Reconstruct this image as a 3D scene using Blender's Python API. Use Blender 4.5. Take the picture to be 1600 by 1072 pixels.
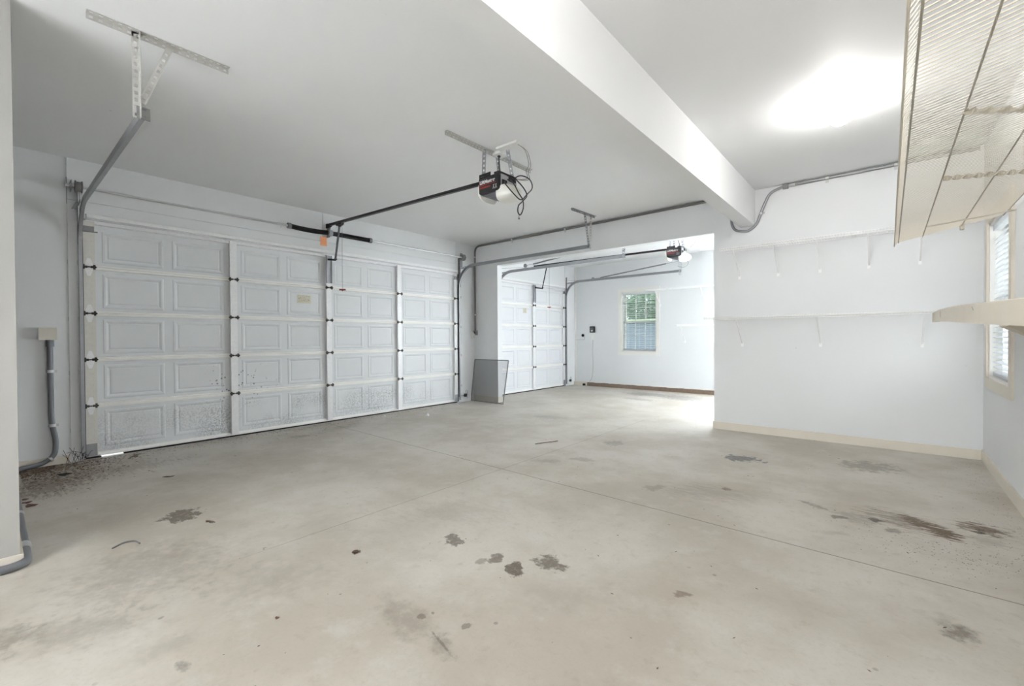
import bpy, math, random
from mathutils import Vector, Matrix
from math import sin, cos, pi, radians
random.seed(7)
scn = bpy.context.scene
C = scn.collection
for o in list(bpy.data.objects): bpy.data.objects.remove(o)

# ------------------------------------------------------------------ camera
def make_camera():
    yaw, pitch, roll, f = 0.7031, -0.0101, 0.00661, 695.0
    rt = Vector((cos(yaw), sin(yaw), 0)); fw = Vector((-sin(yaw), cos(yaw), 0)); up = Vector((0, 0, 1))
    v = cos(pitch)*up - sin(pitch)*fw; w = sin(pitch)*up + cos(pitch)*fw
    r2 = cos(roll)*rt - sin(roll)*v; v2 = sin(roll)*rt + cos(roll)*v
    cd = bpy.data.cameras.new('camera'); co = bpy.data.objects.new('camera', cd); C.objects.link(co)
    m = Matrix((r2, v2, -w)).transposed().to_4x4(); m.translation = (5.927, -5.908, 1.147)
    co.matrix_world = m
    cd.sensor_width = 36; cd.lens = f/1600*36; cd.clip_start = .02; cd.clip_end = 200
    scn.camera = co
make_camera()

LV = dict(sky=2.4, near=165, side=18, store=140, rear=1650, g1=74.0, g2=205.0)
# ------------------------------------------------------------------ world, lights, exposure
def make_world():
    w = bpy.data.worlds.new('sky'); scn.world = w; w.use_nodes = True
    nt = w.node_tree; bg = nt.nodes['Background']
    bg.inputs['Color'].default_value = (.86, .93, 1.0, 1); bg.inputs['Strength'].default_value = LV['sky']
make_world()
def area(name, loc, rot, sx, sy, power, col=(1, 1, 1)):
    l = bpy.data.lights.new(name, 'AREA'); l.shape = 'RECTANGLE'; l.size = sx; l.size_y = sy; l.energy = power; l.color = col
    o = bpy.data.objects.new(name, l); C.objects.link(o); o.location = loc; o.rotation_euler = rot
    return o
# lamps outside the windows; near, rear and store windows are unseen, added for light
area('fill_near', (3.9, -8.45, 1.45), (radians(90), 0, 0), 2.6, 1.9, LV['near'], (.97, .98, 1))
area('daylight_side', (6.85, -.78, 1.45), (0, radians(90), 0), 1.4, .9, LV['side'], (.93, .97, 1))
area('fill_rear', (5.0, 3.78, 1.35), (radians(-90), 0, 0), 2.9, 2.0, LV['rear'], (.89, .94, 1))
area('fill_store', (6.85, 1.8, 1.45), (0, radians(90), 0), 1.5, 1.6, LV['store'], (.86, .92, 1))
scn.view_settings.view_transform = 'Standard'; scn.view_settings.look = 'None'
scn.view_settings.exposure = 0.43; scn.view_settings.gamma = 1.0; scn.view_settings.use_curve_mapping = False
# ------------------------------------------------------------------ materials
def nodes_of(m): return m.node_tree.nodes, m.node_tree.links
def mat(name, col, rough=.6, metal=0.0, var=.04, scale=6.0, bump=0.0, bscale=60.0, spec=.5, emit=None, trans=0.0, alpha=1.0):
    m = bpy.data.materials.new(name); m.use_nodes = True
    n, l = nodes_of(m); b = n['Principled BSDF']
    b.inputs['Roughness'].default_value = rough; b.inputs['Metallic'].default_value = metal
    b.inputs['Specular IOR Level'].default_value = spec
    b.inputs['Transmission Weight'].default_value = trans
    b.inputs['Alpha'].default_value = alpha
    g = n.new('ShaderNodeNewGeometry')
    no = n.new('ShaderNodeTexNoise'); no.inputs['Scale'].default_value = scale; no.inputs['Detail'].default_value = 5
    l.new(g.outputs['Position'], no.inputs['Vector'])
    mx = n.new('ShaderNodeMix'); mx.data_type = 'RGBA'
    mx.inputs[6].default_value = (*[c*(1-var) for c in col], 1); mx.inputs[7].default_value = (*[min(1, c*(1+var)) for c in col], 1)
    l.new(no.outputs['Fac'], mx.inputs[0]); l.new(mx.outputs[2], b.inputs['Base Color'])
    if bump:
        n2 = n.new('ShaderNodeTexNoise'); n2.inputs['Scale'].default_value = bscale; l.new(g.outputs['Position'], n2.inputs['Vector'])
        bp = n.new('ShaderNodeBump'); bp.inputs['Strength'].default_value = bump; bp.inputs['Distance'].default_value = .002
        l.new(n2.outputs['Fac'], bp.inputs['Height']); l.new(bp.outputs['Normal'], b.inputs['Normal'])
    if emit:
        b.inputs['Emission Color'].default_value = (*emit[0], 1); b.inputs['Emission Strength'].default_value = emit[1]
    return m
def math_node(n, l, op, a, b=None, c=None, clamp=False):
    x = n.new('ShaderNodeMath'); x.operation = op; x.use_clamp = clamp
    for i, v in enumerate((a, b, c)):
        if v is None: continue
        if isinstance(v, (int, float)): x.inputs[i].default_value = v
        else: l.new(v, x.inputs[i])
    return x.outputs[0]
def smooth(n, l, val, a, b):      # 0 below a, 1 above b
    x = n.new('ShaderNodeMapRange'); x.interpolation_type = 'SMOOTHSTEP'
    x.inputs['From Min'].default_value = a; x.inputs['From Max'].default_value = b
    l.new(val, x.inputs['Value']); return x.outputs['Result']
def noise(n, l, vec, scale, detail=4, rough=.55):
    x = n.new('ShaderNodeTexNoise'); x.inputs['Scale'].default_value = scale; x.inputs['Detail'].default_value = detail
    x.inputs['Roughness'].default_value = rough; l.new(vec, x.inputs['Vector']); return x.outputs['Fac']
def mixc(n, l, fac, a, b):
    x = n.new('ShaderNodeMix'); x.data_type = 'RGBA'
    if isinstance(fac, (int, float)): x.inputs[0].default_value = fac
    else: l.new(fac, x.inputs[0])
    for i, v in ((6, a), (7, b)):
        if isinstance(v, tuple): x.inputs[i].default_value = (*v, 1)
        else: l.new(v, x.inputs[i])
    return x.outputs[2]
STAINS = [
(2.39, -5.096, 1.748, 10.229, 8.339, -0.167, 0.95, 0.12, 0),
(4.03, -4.196, 15.11, 14.188, 5.013, -14.462, 0.8, 0.15, 0),
(4.325, -4.275, 27.224, 26.484, 19.335, -23.517, 0.5, 0.3, 0),
(4.366, -4.207, 12.629, 14.95, 21.285, -8.384, 0.8, 0.15, 0),
(4.505, -4.227, 18.219, 12.658, 4.649, -12.294, 0.95, 0.12, 0),
(4.609, -4.067, 11.099, 6.244, 3.695, -12.916, 0.85, 0.3, 0),
(4.859, -1.319, 6.788, 1.443, 2.666, -8.541, 0.9, 0.15, 2),
(5.068, -1.319, 38.65, 7.224, 21.244, -26.467, 0.8, 0.2, 2),
(5.792, -0.894, 4.427, 0.038, 0.936, -4.739, 0.55, 0.5, 0),
(4.993, -2.315, 25.19, 5.508, 6.356, -30.996, 0.7, 0.3, 0),
(4.908, -2.492, 3.234, 0.873, 1.938, -4.527, 0.22, 0.8, 1),
(4.564, -2.625, 9.688, 4.317, 15.131, -11.524, 0.35, 0.3, 0),
(6.008, -2.259, 4.646, -0.36, -1.285, -5.52, 0.6, 0.8, 1),
(6.156, -2.303, 8.91, -1.254, -8.26, -10.837, 1.0, 0.3, 1),
(6.053, -2.222, 10.766, -1.29, -11.189, -11.806, 0.9, 0.45, 1),
(5.762, -2.371, 7.097, -0.039, -0.38, -8.728, 0.4, 0.8, 0),
(5.534, -2.291, 10.813, 0.353, -11.509, -29.047, 0.55, 0.5, 0),
(5.691, -2.429, 25.837, 1.165, 11.931, -26.121, 0.7, 0.4, 0),
(5.865, -2.338, 30.005, -0.741, 2.461, -26.308, 0.8, 0.3, 3),
(5.946, -2.475, 25.516, -1.233, 2.703, -21.804, 0.6, 0.5, 0),
(6.352, -2.109, 9.291, -1.427, -1.195, -9.612, 0.9, 0.4, 1),
(6.331, -2.183, 39.381, -5.668, 1.388, -20.434, 0.8, 0.4, 3),
(6.34, -2.323, 10.421, -1.66, -0.696, -10.892, 0.3, 0.8, 1),
(6.138, -3.494, 17.581, -3.638, -4.715, -14.429, 0.75, 0.8, 0),
(6.105, -3.456, 19.11, -3.468, -2.622, -12.155, 0.3, 0.9, 0),
(4.411, -4.805, 5.027, 3.801, 1.34, -10.079, 0.35, 0.8, 0),
(4.655, -4.826, 12.877, 5.229, -0.403, -20.51, 0.4, 0.7, 0),
(4.641, -4.814, 12.206, 1.431, -37.363, -153.659, 0.6, 0.5, 0),
(4.455, -4.763, 34.112, 43.36, 37.805, -45.709, 0.6, 0.3, 0),
(4.473, -4.715, 60.538, 72.908, 49.009, -59.275, 0.6, 0.3, 0),
(4.643, -4.682, 22.348, 36.87, 61.285, -21.579, 0.6, 0.2, 0),
(0.789, -5.606, 0.142, 4.039, 2.418, -0.02, 0.6, 0.7, 1),
(0.131, -5.625, 0.14, 4.27, 4.288, -0.565, 0.85, 0.6, 1),
(0.678, -5.184, 0.217, 1.932, 4.244, 0.06, 0.35, 0.8, 1),
(4.031, -5.478, 1.615, 37.038, 27.092, -0.132, 0.55, 0.5, 0),
(3.858, -5.487, 0.342, 9.249, 11.88, 0.949, 0.2, 0.8, 0),
(5.223, -3.92, 28.55, 7.363, 13.034, -35.05, 0.6, 0.3, 1),
(2.992, 2.59, 1.886, 0.633, 0.208, -2.734, 0.55, 0.3, 2),
(2.185, 2.707, 1.962, 0.837, 0.778, -3.784, 0.5, 0.3, 2),
(2.402, 1.921, 3.221, 1.405, -0.012, -6.156, 0.4, 0.3, 2),
(3.086, -5.402, 0.297, 2.707, 2.668, -0.577, 0.32, 0.9, 0),
(3.657, -5.047, 1.007, 3.28, 4.518, -2.496, 0.2, 0.9, 0),
(3.466, -5.691, 0.113, 4.071, 5.796, -2.719, 0.3, 0.9, 0),
(3.335, -5.874, -0.681, 12.886, 6.968, -1.841, 0.35, 0.8, 0),
(4.82, -4.26, 3.667, 2.445, 5.208, -6.31, 0.12, 0.9, 0),
(3.698, -3.946, 1.317, 1.486, 2.946, -3.614, 0.12, 0.9, 1),
(3.735, -4.636, 24.498, 45.513, 40.679, -33.691, 0.95, 0.1, 3),
(2.661, -5.006, 14.931, 58.614, 35.74, -26.902, 0.9, 0.1, 3),
(0.192, -4.967, 2.171, 21.827, 12.625, 18.807, 0.95, 0.3, 1),
(3.643, -1.495, 7.253, 3.743, 5.249, -6.605, 0.4, 0.4, 0),
(3.721, -2.288, 6.611, 3.807, 5.206, -14.234, 0.35, 0.4, 0),
(0.49, -3.012, 1.408, 2.877, 6.954, 1.252, 0.25, 0.8, 1),
(0.589, -3.507, 2.899, 6.68, 11.579, -5.539, 0.35, 0.5, 1),
(5.675, -2.73, 9.551, 0.517, 11.265, -23.094, 0.2, 0.7, 0),
(3.488, -2.531, 5.436, 3.912, 9.599, -11.966, 0.3, 0.6, 0),
(2.18, -0.634, 3.174, 2.206, 2.371, -6.127, 0.3, 0.5, 2),
(6.643, 0.139, 8.176, -1.056, 1.67, -8.095, 0.35, 0.7, 3),
(6.625, -0.619, 17.463, -4.228, -25.81, -1.966, 0.3, 0.8, 3)]

def floor_material():
    m = bpy.data.materials.new('concrete'); m.use_nodes = True
    n, l = nodes_of(m); b = n['Principled BSDF']
    g = n.new('ShaderNodeNewGeometry'); P = g.outputs['Position']
    st = n.new('ShaderNodeVectorMath'); st.operation = 'MULTIPLY'; st.inputs[1].default_value = (1, 1, 1); l.new(P, st.inputs[0])
    big = noise(n, l, P, .9, 6, .6); mid = noise(n, l, P, 4.5, 8, .65); fine = noise(n, l, P, 60, 4, .7)
    col = mixc(n, l, smooth(n, l, big, .36, .64), (.44, .40, .34), (.575, .54, .485))
    col = mixc(n, l, math_node(n, l, 'MULTIPLY', smooth(n, l, mid, .52, .8), .55), col, (.42, .375, .315))
    col = mixc(n, l, math_node(n, l, 'MULTIPLY', smooth(n, l, mid, .5, .25), .5), col, (.60, .58, .545))
    col = mixc(n, l, math_node(n, l, 'MULTIPLY', smooth(n, l, fine, .45, .75), .16), col, (.30, .27, .23))
    col = mixc(n, l, math_node(n, l, 'MULTIPLY', smooth(n, l, noise(n, l, P, 13, 7, .7), .52, .74), .45), col, (.36, .31, .25))
    col = mixc(n, l, math_node(n, l, 'MULTIPLY', smooth(n, l, noise(n, l, P, 1.7, 5, .6), .55, .75), .4), col, (.40, .345, .27))
    # small dark flecks
    vo = n.new('ShaderNodeTexVoronoi'); vo.inputs['Scale'].default_value = 7.0; l.new(P, vo.inputs['Vector'])
    fl = math_node(n, l, 'MULTIPLY', smooth(n, l, vo.outputs['Distance'], .085, .05), smooth(n, l, noise(n, l, P, 2.3, 3), .52, .6))
    col = mixc(n, l, math_node(n, l, 'MULTIPLY', fl, .5), col, (.16, .13, .10))
    # the distorted lookup gives the stains ragged rims
    nz = n.new('ShaderNodeTexNoise'); nz.inputs['Scale'].default_value = 15; nz.inputs['Detail'].default_value = 7; nz.inputs['Roughness'].default_value = .7
    l.new(P, nz.inputs['Vector'])
    rim = math_node(n, l, 'MULTIPLY', math_node(n, l, 'SUBTRACT', nz.outputs['Fac'], .5), 3.4)
    streak = n.new('ShaderNodeVectorMath'); streak.operation = 'MULTIPLY'; streak.inputs[1].default_value = (9, 34, 9); l.new(P, streak.inputs[0])
    rim2 = math_node(n, l, 'MULTIPLY', math_node(n, l, 'SUBTRACT', noise(n, l, streak.outputs[0], 1.0, 6, .7), .5), 4.2)
    hole = math_node(n, l, 'MULTIPLY_ADD', smooth(n, l, noise(n, l, P, 34, 6, .75), .36, .52), .35, .65)
    cols = [(.125, .103, .08), (.12, .078, .045), (.14, .14, .14), (.045, .032, .024)]
    for (cx, cy, a, bb, c, d, s, so, k) in STAINS:
        sub = n.new('ShaderNodeVectorMath'); sub.operation = 'SUBTRACT'; l.new(P, sub.inputs[0]); sub.inputs[1].default_value = (cx, cy, 0)
        d1 = n.new('ShaderNodeVectorMath'); d1.operation = 'DOT_PRODUCT'; l.new(sub.outputs[0], d1.inputs[0]); d1.inputs[1].default_value = (a, bb, 0)
        d2 = n.new('ShaderNodeVectorMath'); d2.operation = 'DOT_PRODUCT'; l.new(sub.outputs[0], d2.inputs[0]); d2.inputs[1].default_value = (c, d, 0)
        r2 = math_node(n, l, 'ADD', math_node(n, l, 'MULTIPLY', d1.outputs['Value'], d1.outputs['Value']), math_node(n, l, 'MULTIPLY', d2.outputs['Value'], d2.outputs['Value']))
        r = math_node(n, l, 'ADD', math_node(n, l, 'SQRT', r2), rim2 if k in (1, 3) else rim)
        f = math_node(n, l, 'MULTIPLY', math_node(n, l, 'MULTIPLY', smooth(n, l, r, 1.0+so*.3, 1.0-so), hole), s)
        col = mixc(n, l, f, col, cols[k])
    # saw-cut joints
    sx = n.new('ShaderNodeSeparateXYZ'); l.new(P, sx.inputs[0])
    wob = math_node(n, l, 'MULTIPLY', math_node(n, l, 'SUBTRACT', noise(n, l, P, 3, 4), .5), .012)
    j1 = math_node(n, l, 'ABSOLUTE', math_node(n, l, 'ADD', math_node(n, l, 'ADD', sx.outputs['Y'], math_node(n, l, 'MULTIPLY', sx.outputs['X'], .0271)), math_node(n, l, 'ADD', wob, 2.902)))
    j2 = math_node(n, l, 'ABSOLUTE', math_node(n, l, 'ADD', math_node(n, l, 'SUBTRACT', sx.outputs['X'], 3.33), wob))
    jl = math_node(n, l, 'MAXIMUM', math_node(n, l, 'MULTIPLY', smooth(n, l, j1, .0065, .0025), .75), math_node(n, l, 'MULTIPLY', smooth(n, l, j2, .007, .002), .4))
    inb = math_node(n, l, 'MULTIPLY', smooth(n, l, sx.outputs['Y'], .02, 0), smooth(n, l, sx.outputs['Y'], -5.3, -4.6))
    jl = math_node(n, l, 'MULTIPLY', jl, inb)
    col = mixc(n, l, jl, col, (.14, .115, .09))
    l.new(col, b.inputs['Base Color'])
    b.inputs['Roughness'].default_value = .55; b.inputs['Specular IOR Level'].default_value = .35
    bp = n.new('ShaderNodeBump'); bp.inputs['Strength'].default_value = .25; bp.inputs['Distance'].default_value = .003
    l.new(mid, bp.inputs['Height']); l.new(bp.outputs['Normal'], b.inputs['Normal'])
    return m
def door_material(name, base, dirt):
    m = bpy.data.materials.new(name); m.use_nodes = True
    n, l = nodes_of(m); b = n['Principled BSDF']
    g = n.new('ShaderNodeNewGeometry'); P = g.outputs['Position']
    sx = n.new('ShaderNodeSeparateXYZ'); l.new(P, sx.inputs[0])
    col = mixc(n, l, noise(n, l, P, 5, 4), tuple(c*.97 for c in base), tuple(min(1, c*1.02) for c in base))
    grain = n.new('ShaderNodeVectorMath'); grain.operation = 'MULTIPLY'; grain.inputs[1].default_value = (8, 8, 90); l.new(P, grain.inputs[0])
    gr = noise(n, l, grain.outputs[0], 1.0, 3)
    if dirt:
        sp = noise(n, l, P, 75, 3, .7)
        patch = smooth(n, l, noise(n, l, P, 1.6, 2), .36, .62)
        low = math_node(n, l, 'MULTIPLY', smooth(n, l, sx.outputs['Z'], .50, .30), patch)
        far = smooth(n, l, sx.outputs['Y'], .1, -2.2)
        msk = math_node(n, l, 'MULTIPLY', math_node(n, l, 'MULTIPLY', low, far), smooth(n, l, sp, .42, .6))
        col = mixc(n, l, math_node(n, l, 'MULTIPLY', msk, dirt), col, (.26, .26, .26))
        # splash specks beside the second stile
        dy = math_node(n, l, 'ADD', sx.outputs['Y'], 3.95); dz = math_node(n, l, 'SUBTRACT', sx.outputs['Z'], .62)
        rr = math_node(n, l, 'SQRT', math_node(n, l, 'ADD', math_node(n, l, 'MULTIPLY', dy, dy), math_node(n, l, 'MULTIPLY', math_node(n, l, 'MULTIPLY', dz, dz), 2.2)))
        vo = n.new('ShaderNodeTexVoronoi'); vo.inputs['Scale'].default_value = 26; l.new(P, vo.inputs['Vector'])
        sk = math_node(n, l, 'MULTIPLY', smooth(n, l, vo.outputs['Distance'], .30, .18), smooth(n, l, noise(n, l, P, 9, 2), .50, .56))
        col = mixc(n, l, math_node(n, l, 'MULTIPLY', sk, math_node(n, l, 'MULTIPLY', smooth(n, l, rr, .55, .15), .8)), col, (.12, .12, .11))
    l.new(col, b.inputs['Base Color']); b.inputs['Roughness'].default_value = .45
    bp = n.new('ShaderNodeBump'); bp.inputs['Strength'].default_value = .15; bp.inputs['Distance'].default_value = .001
    l.new(gr, bp.inputs['Height']); l.new(bp.outputs['Normal'], b.inputs['Normal'])
    return m
def wall_material(name, base):
    m = bpy.data.materials.new(name); m.use_nodes = True
    n, l = nodes_of(m); b = n['Principled BSDF']
    g = n.new('ShaderNodeNewGeometry'); P = g.outputs['Position']
    col = mixc(n, l, noise(n, l, P, 1.4, 5), tuple(c*.975 for c in base), tuple(min(1, c*1.02) for c in base))
    vo = n.new('ShaderNodeTexVoronoi'); vo.inputs['Scale'].default_value = 3.1; l.new(P, vo.inputs['Vector'])
    fl = math_node(n, l, 'MULTIPLY', smooth(n, l, vo.outputs['Distance'], .035, .02), smooth(n, l, noise(n, l, P, 1.7, 2), .55, .62))
    col = mixc(n, l, math_node(n, l, 'MULTIPLY', fl, .45), col, (.3, .3, .28))
    l.new(col, b.inputs['Base Color']); b.inputs['Roughness'].default_value = .62; b.inputs['Specular IOR Level'].default_value = .3
    bp = n.new('ShaderNodeBump'); bp.inputs['Strength'].default_value = .08; bp.inputs['Distance'].default_value = .002
    l.new(noise(n, l, P, 90, 3), bp.inputs['Height']); l.new(bp.outputs['Normal'], b.inputs['Normal'])
    return m
def screen_material():
    m = bpy.data.materials.new('insect_mesh'); m.use_nodes = True
    n, l = nodes_of(m); b = n['Principled BSDF']; b.inputs['Base Color'].default_value = (.10, .105, .11, 1); b.inputs['Roughness'].default_value = .6
    t = n.new('ShaderNodeBsdfTransparent'); mx = n.new('ShaderNodeMixShader'); mx.inputs[0].default_value = .42
    g = n.new('ShaderNodeNewGeometry'); no = noise(n, l, g.outputs['Position'], 8)
    mr = math_node(n, l, 'MULTIPLY_ADD', no, .04, .36); l.new(mr, mx.inputs[0])
    l.new(t.outputs[0], mx.inputs[1]); l.new(b.outputs[0], mx.inputs[2]); l.new(mx.outputs[0], n['Material Output'].inputs[0])
    return m
M = {}
M['floor'] = floor_material()
M['wall'] = wall_material('wall_paint', (.80, .81, .815))
M['ceiling'] = wall_material('ceiling_paint', (.875, .88, .885))
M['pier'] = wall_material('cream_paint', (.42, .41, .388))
M['trim'] = mat('trim_cream', (.74, .69, .60), .5)
M['white_trim'] = mat('trim_white', (.84, .83, .79), .4)
M['door'] = door_material('door_skin', (.75, .765, .775), .62)
M['door2'] = door_material('door_skin_clean', (.80, .81, .83), 0)
M['stile'] = mat('stile_steel', (.88, .88, .88), .38, .1, var=.08, scale=30)
M['stile_cream'] = mat('end_stile', (.72, .70, .65), .5, 0, var=.08, scale=30)
M['rail'] = mat('rail_cream', (.93, .92, .89), .4)
M['galv'] = mat('galvanised', (.36, .365, .385), .42, .55, var=.12, scale=25)
M['galv_dark'] = mat('galvanised_dull', (.27, .27, .27), .5, .5, var=.15, scale=25)
M['galv_paint'] = mat('painted_angle', (.60, .59, .56), .5, .2, var=.06)
M['hinge'] = mat('dark_hinge', (.06, .06, .055), .5, .5, var=.3, scale=40)
M['black'] = mat('black_plastic', (.018, .018, .02), .35)
M['black_metal'] = mat('black_steel', (.02, .02, .022), .4, .4)
M['grey_plastic'] = mat('grey_plastic', (.13, .13, .145), .5)
M['silver'] = mat('bright_zinc', (.62, .62, .62), .3, .8)
M['rubber'] = mat('rubber', (.012, .012, .012), .8)
M['lens'] = mat('lamp_lens', (.84, .83, .77), .35, trans=.0)
M['pipe'] = mat('grey_conduit', (.155, .16, .175), .45)
M['emt'] = mat('steel_conduit', (.33, .33, .34), .4, .5)
M['emt_dull'] = mat('painted_conduit', (.20, .195, .18), .55, .3)
M['wire'] = mat('shelf_vinyl_white', (.93, .93, .92), .4)
M['wire_cream'] = mat('shelf_vinyl_cream', (.60, .555, .47), .5)
M['board'] = mat('cream_board', (.66, .60, .50), .5, var=.05, scale=9)
M['rod_dark'] = mat('shelf_rod', (.36, .33, .27), .5)  # darker tone for the rods under the cream wire deck
M['lumber'] = mat('old_lumber', (.20, .145, .105), .8, var=.3, scale=18)
M['orange'] = mat('orange_tag', (.85, .33, .14), .7)
M['red'] = mat('red_handle', (.25, .025, .018), .5)
M['yellow'] = mat('faded_label', (.66, .63, .52), .7, var=.2, scale=160)
M['ink'] = mat('ink', (.30, .28, .22), .8)
M['logo_white'] = mat('logo_white', (.85, .85, .85), .5)
M['logo_red'] = mat('logo_red', (.35, .03, .02), .5)
M['plate'] = mat('cover_plate', (.86, .85, .82), .4)
M['box_cream'] = mat('box_cream', (.68, .64, .56), .5)
M['glass'] = mat('window_glass', (.95, .97, .97), .02, trans=1.0)
M['blind'] = mat('blind_slat', (.88, .89, .90), .5)
M['leaf'] = mat('dead_leaf', (.10, .060, .035), .8, var=.4, scale=20)
M['leaf_red'] = mat('red_brown_leaf', (.13, .06, .045), .8, var=.3, scale=30)
M['grime'] = mat('grime_black', (.018, .014, .012), .9)
M['paper'] = mat('white_scrap', (.85, .86, .88), .7)
for q in ('g1', 'g2'): M[q] = mat('lit_globe', (.95, .95, .93), .4, emit=((1, .98, .95), LV[q]))
M['foliage'] = mat('foliage', (.16, .24, .15), .7, var=.5, scale=4)
M['bark'] = mat('bark', (.12, .09, .06), .9, var=.3)
M['lawn'] = mat('grass', (.22, .30, .16), .9, var=.3)
M['siding'] = mat('grey_siding', (.20, .24, .29), .7)
M['drive'] = mat('driveway', (.62, .62, .60), .8)
M['screen'] = screen_material()

def translucent_material():
    m = bpy.data.materials.new('blind_vinyl'); m.use_nodes = True
    n, l = nodes_of(m); b = n['Principled BSDF']; b.inputs['Base Color'].default_value = (.86, .87, .88, 1); b.inputs['Roughness'].default_value = .5
    t = n.new('ShaderNodeBsdfTranslucent'); t.inputs['Color'].default_value = (.85, .87, .90, 1)
    g = n.new('ShaderNodeNewGeometry'); no = noise(n, l, g.outputs['Position'], 20)
    mx = n.new('ShaderNodeMixShader'); l.new(math_node(n, l, 'MULTIPLY_ADD', no, .05, .42), mx.inputs[0])
    l.new(b.outputs[0], mx.inputs[1]); l.new(t.outputs[0], mx.inputs[2]); l.new(mx.outputs[0], n['Material Output'].inputs[0])
    return m
M['blind'] = translucent_material()
# ------------------------------------------------------------------ mesh helpers
class MB:
    def __init__(s): s.v = []; s.f = []
    def add(s, vs, fs):
        k = len(s.v); s.v += [tuple(v) for v in vs]; s.f += [tuple(i+k for i in f) for f in fs]; return s
    def box(s, x0, x1, y0, y1, z0, z1):
        x0, x1 = sorted((x0, x1)); y0, y1 = sorted((y0, y1)); z0, z1 = sorted((z0, z1))
        return s.add([(x0, y0, z0), (x1, y0, z0), (x1, y1, z0), (x0, y1, z0), (x0, y0, z1), (x1, y0, z1), (x1, y1, z1), (x0, y1, z1)],
                     [(0, 3, 2, 1), (4, 5, 6, 7), (0, 1, 5, 4), (1, 2, 6, 5), (2, 3, 7, 6), (3, 0, 4, 7)])
    def bar(s, a, b, w, h, up=(0, 0, 1), twist=0, seg=1):
        a = Vector(a); b = Vector(b); d = (b-a).normalized(); u = Vector(up)
        if abs(d.dot(u)) > .98: u = Vector((1, 0, 0))
        sd = d.cross(u).normalized(); u = sd.cross(d); k = len(s.v)
        for i in range(seg+1):
            p = a.lerp(b, i/seg); an = twist*i/seg; s1 = sd*cos(an)+u*sin(an); u1 = u*cos(an)-sd*sin(an)
            for q, r in ((-1, -1), (1, -1), (1, 1), (-1, 1)): s.v.append(tuple(p+s1*q*w/2+u1*r*h/2))
        for i in range(seg):
            for j in range(4):
                s.f.append((k+4*i+j, k+4*i+(j+1) % 4, k+4*i+4+(j+1) % 4, k+4*i+4+j))
        s.f.append((k+3, k+2, k+1, k)); e = k+4*seg; s.f.append((e, e+1, e+2, e+3)); return s
    def tube(s, pts, r, n=8, cap=True):
        pts = [Vector(p) for p in pts]; k = len(s.v); prev = None
        for i, p in enumerate(pts):
            t = (pts[min(i+1, len(pts)-1)]-pts[max(i-1, 0)]).normalized()
            if prev is None:
                u = Vector((0, 0, 1)) if abs(t.z) < .9 else Vector((1, 0, 0)); u = (u-t*u.dot(t)).normalized()
            else: u = (prev-t*prev.dot(t)).normalized()
            prev = u; w = t.cross(u); rr = r[i] if isinstance(r, (list, tuple)) else r
            for j in range(n): s.v.append(tuple(p+u*cos(2*pi*j/n)*rr+w*sin(2*pi*j/n)*rr))
        for i in range(len(pts)-1):
            for j in range(n): s.f.append((k+i*n+j, k+i*n+(j+1) % n, k+(i+1)*n+(j+1) % n, k+(i+1)*n+j))
        if cap:
            s.f.append(tuple(k+j for j in reversed(range(n)))); s.f.append(tuple(k+(len(pts)-1)*n+j for j in range(n)))
        return s
    def cyl(s, a, b, r, n=16): return s.tube([a, b], r, n)
    def lathe(s, c, prof, n=24, axis='z'):
        k = len(s.v); c = Vector(c)
        for (r, h) in prof:
            for j in range(n):
                q = (r*cos(2*pi*j/n), r*sin(2*pi*j/n), h)
                if axis == 'y': q = (q[0], q[2], q[1])
                if axis == 'x': q = (q[2], q[0], q[1])
                s.v.append(tuple(c+Vector(q)))
        for i in range(len(prof)-1):
            for j in range(n): s.f.append((k+i*n+j, k+i*n+(j+1) % n, k+(i+1)*n+(j+1) % n, k+(i+1)*n+j))
        s.f.append(tuple(k+j for j in reversed(range(n)))); s.f.append(tuple(k+(len(prof)-1)*n+j for j in range(n)))
        return s
    def prism(s, poly, axis, a, b):
        n = len(poly); k = len(s.v)
        for h in (a, b):
            for (p, q) in poly: s.v.append({'x': (h, p, q), 'y': (p, h, q), 'z': (p, q, h)}[axis])
        s.f.append(tuple(k+i for i in reversed(range(n)))); s.f.append(tuple(k+n+i for i in range(n)))
        for i in range(n): s.f.append((k+i, k+(i+1) % n, k+n+(i+1) % n, k+n+i))
        return s
    def perf(s, a, b, wdir, w, th=.003, pitch=.038):      # perforated flat strip
        a = Vector(a); b = Vector(b); L = (b-a).length; d = (b-a)/L; wd = Vector(wdir).normalized(); wd = (wd-d*wd.dot(d)).normalized(); nn = d.cross(wd)
        for sgn in (-1, 1): s.bar(a+wd*sgn*w*.36, b+wd*sgn*w*.36, w*.28 if True else 0, th, up=nn)
        k = max(2, int(L/pitch))
        for i in range(k+1):
            c = a.lerp(b, i/k); h = pitch*.3
            s.bar(c-d*h if i else c, c+d*h if i < k else c, w*.5, th, up=nn)
        return s
    def angle_perf(s, a, b, d1, d2, w=.032):
        a = Vector(a); b = Vector(b); d1 = Vector(d1); d2 = Vector(d2)
        s.perf(a+d1*w/2, b+d1*w/2, d1, w); s.perf(a+d2*w/2, b+d2*w/2, d2, w); return s
    def build(s, name, m, parent=None, smooth=False, bevel=0, **tags):
        vs = [Vector(v) for v in s.v]
        if parent is None:
            xs, ys, zs = zip(*s.v); off = Vector(((min(xs)+max(xs))/2, (min(ys)+max(ys))/2, min(zs)))
        else: off = root_loc(parent)
        me = bpy.data.meshes.new(name); me.from_pydata([v-off for v in vs], [], s.f); me.update()
        import bmesh
        bm = bmesh.new(); bm.from_mesh(me); bmesh.ops.recalc_face_normals(bm, faces=bm.faces); bm.to_mesh(me); bm.free()
        me.materials.append(m)
        if smooth:
            for p in me.polygons: p.use_smooth = True
            me.set_sharp_from_angle(angle=radians(40))
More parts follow.
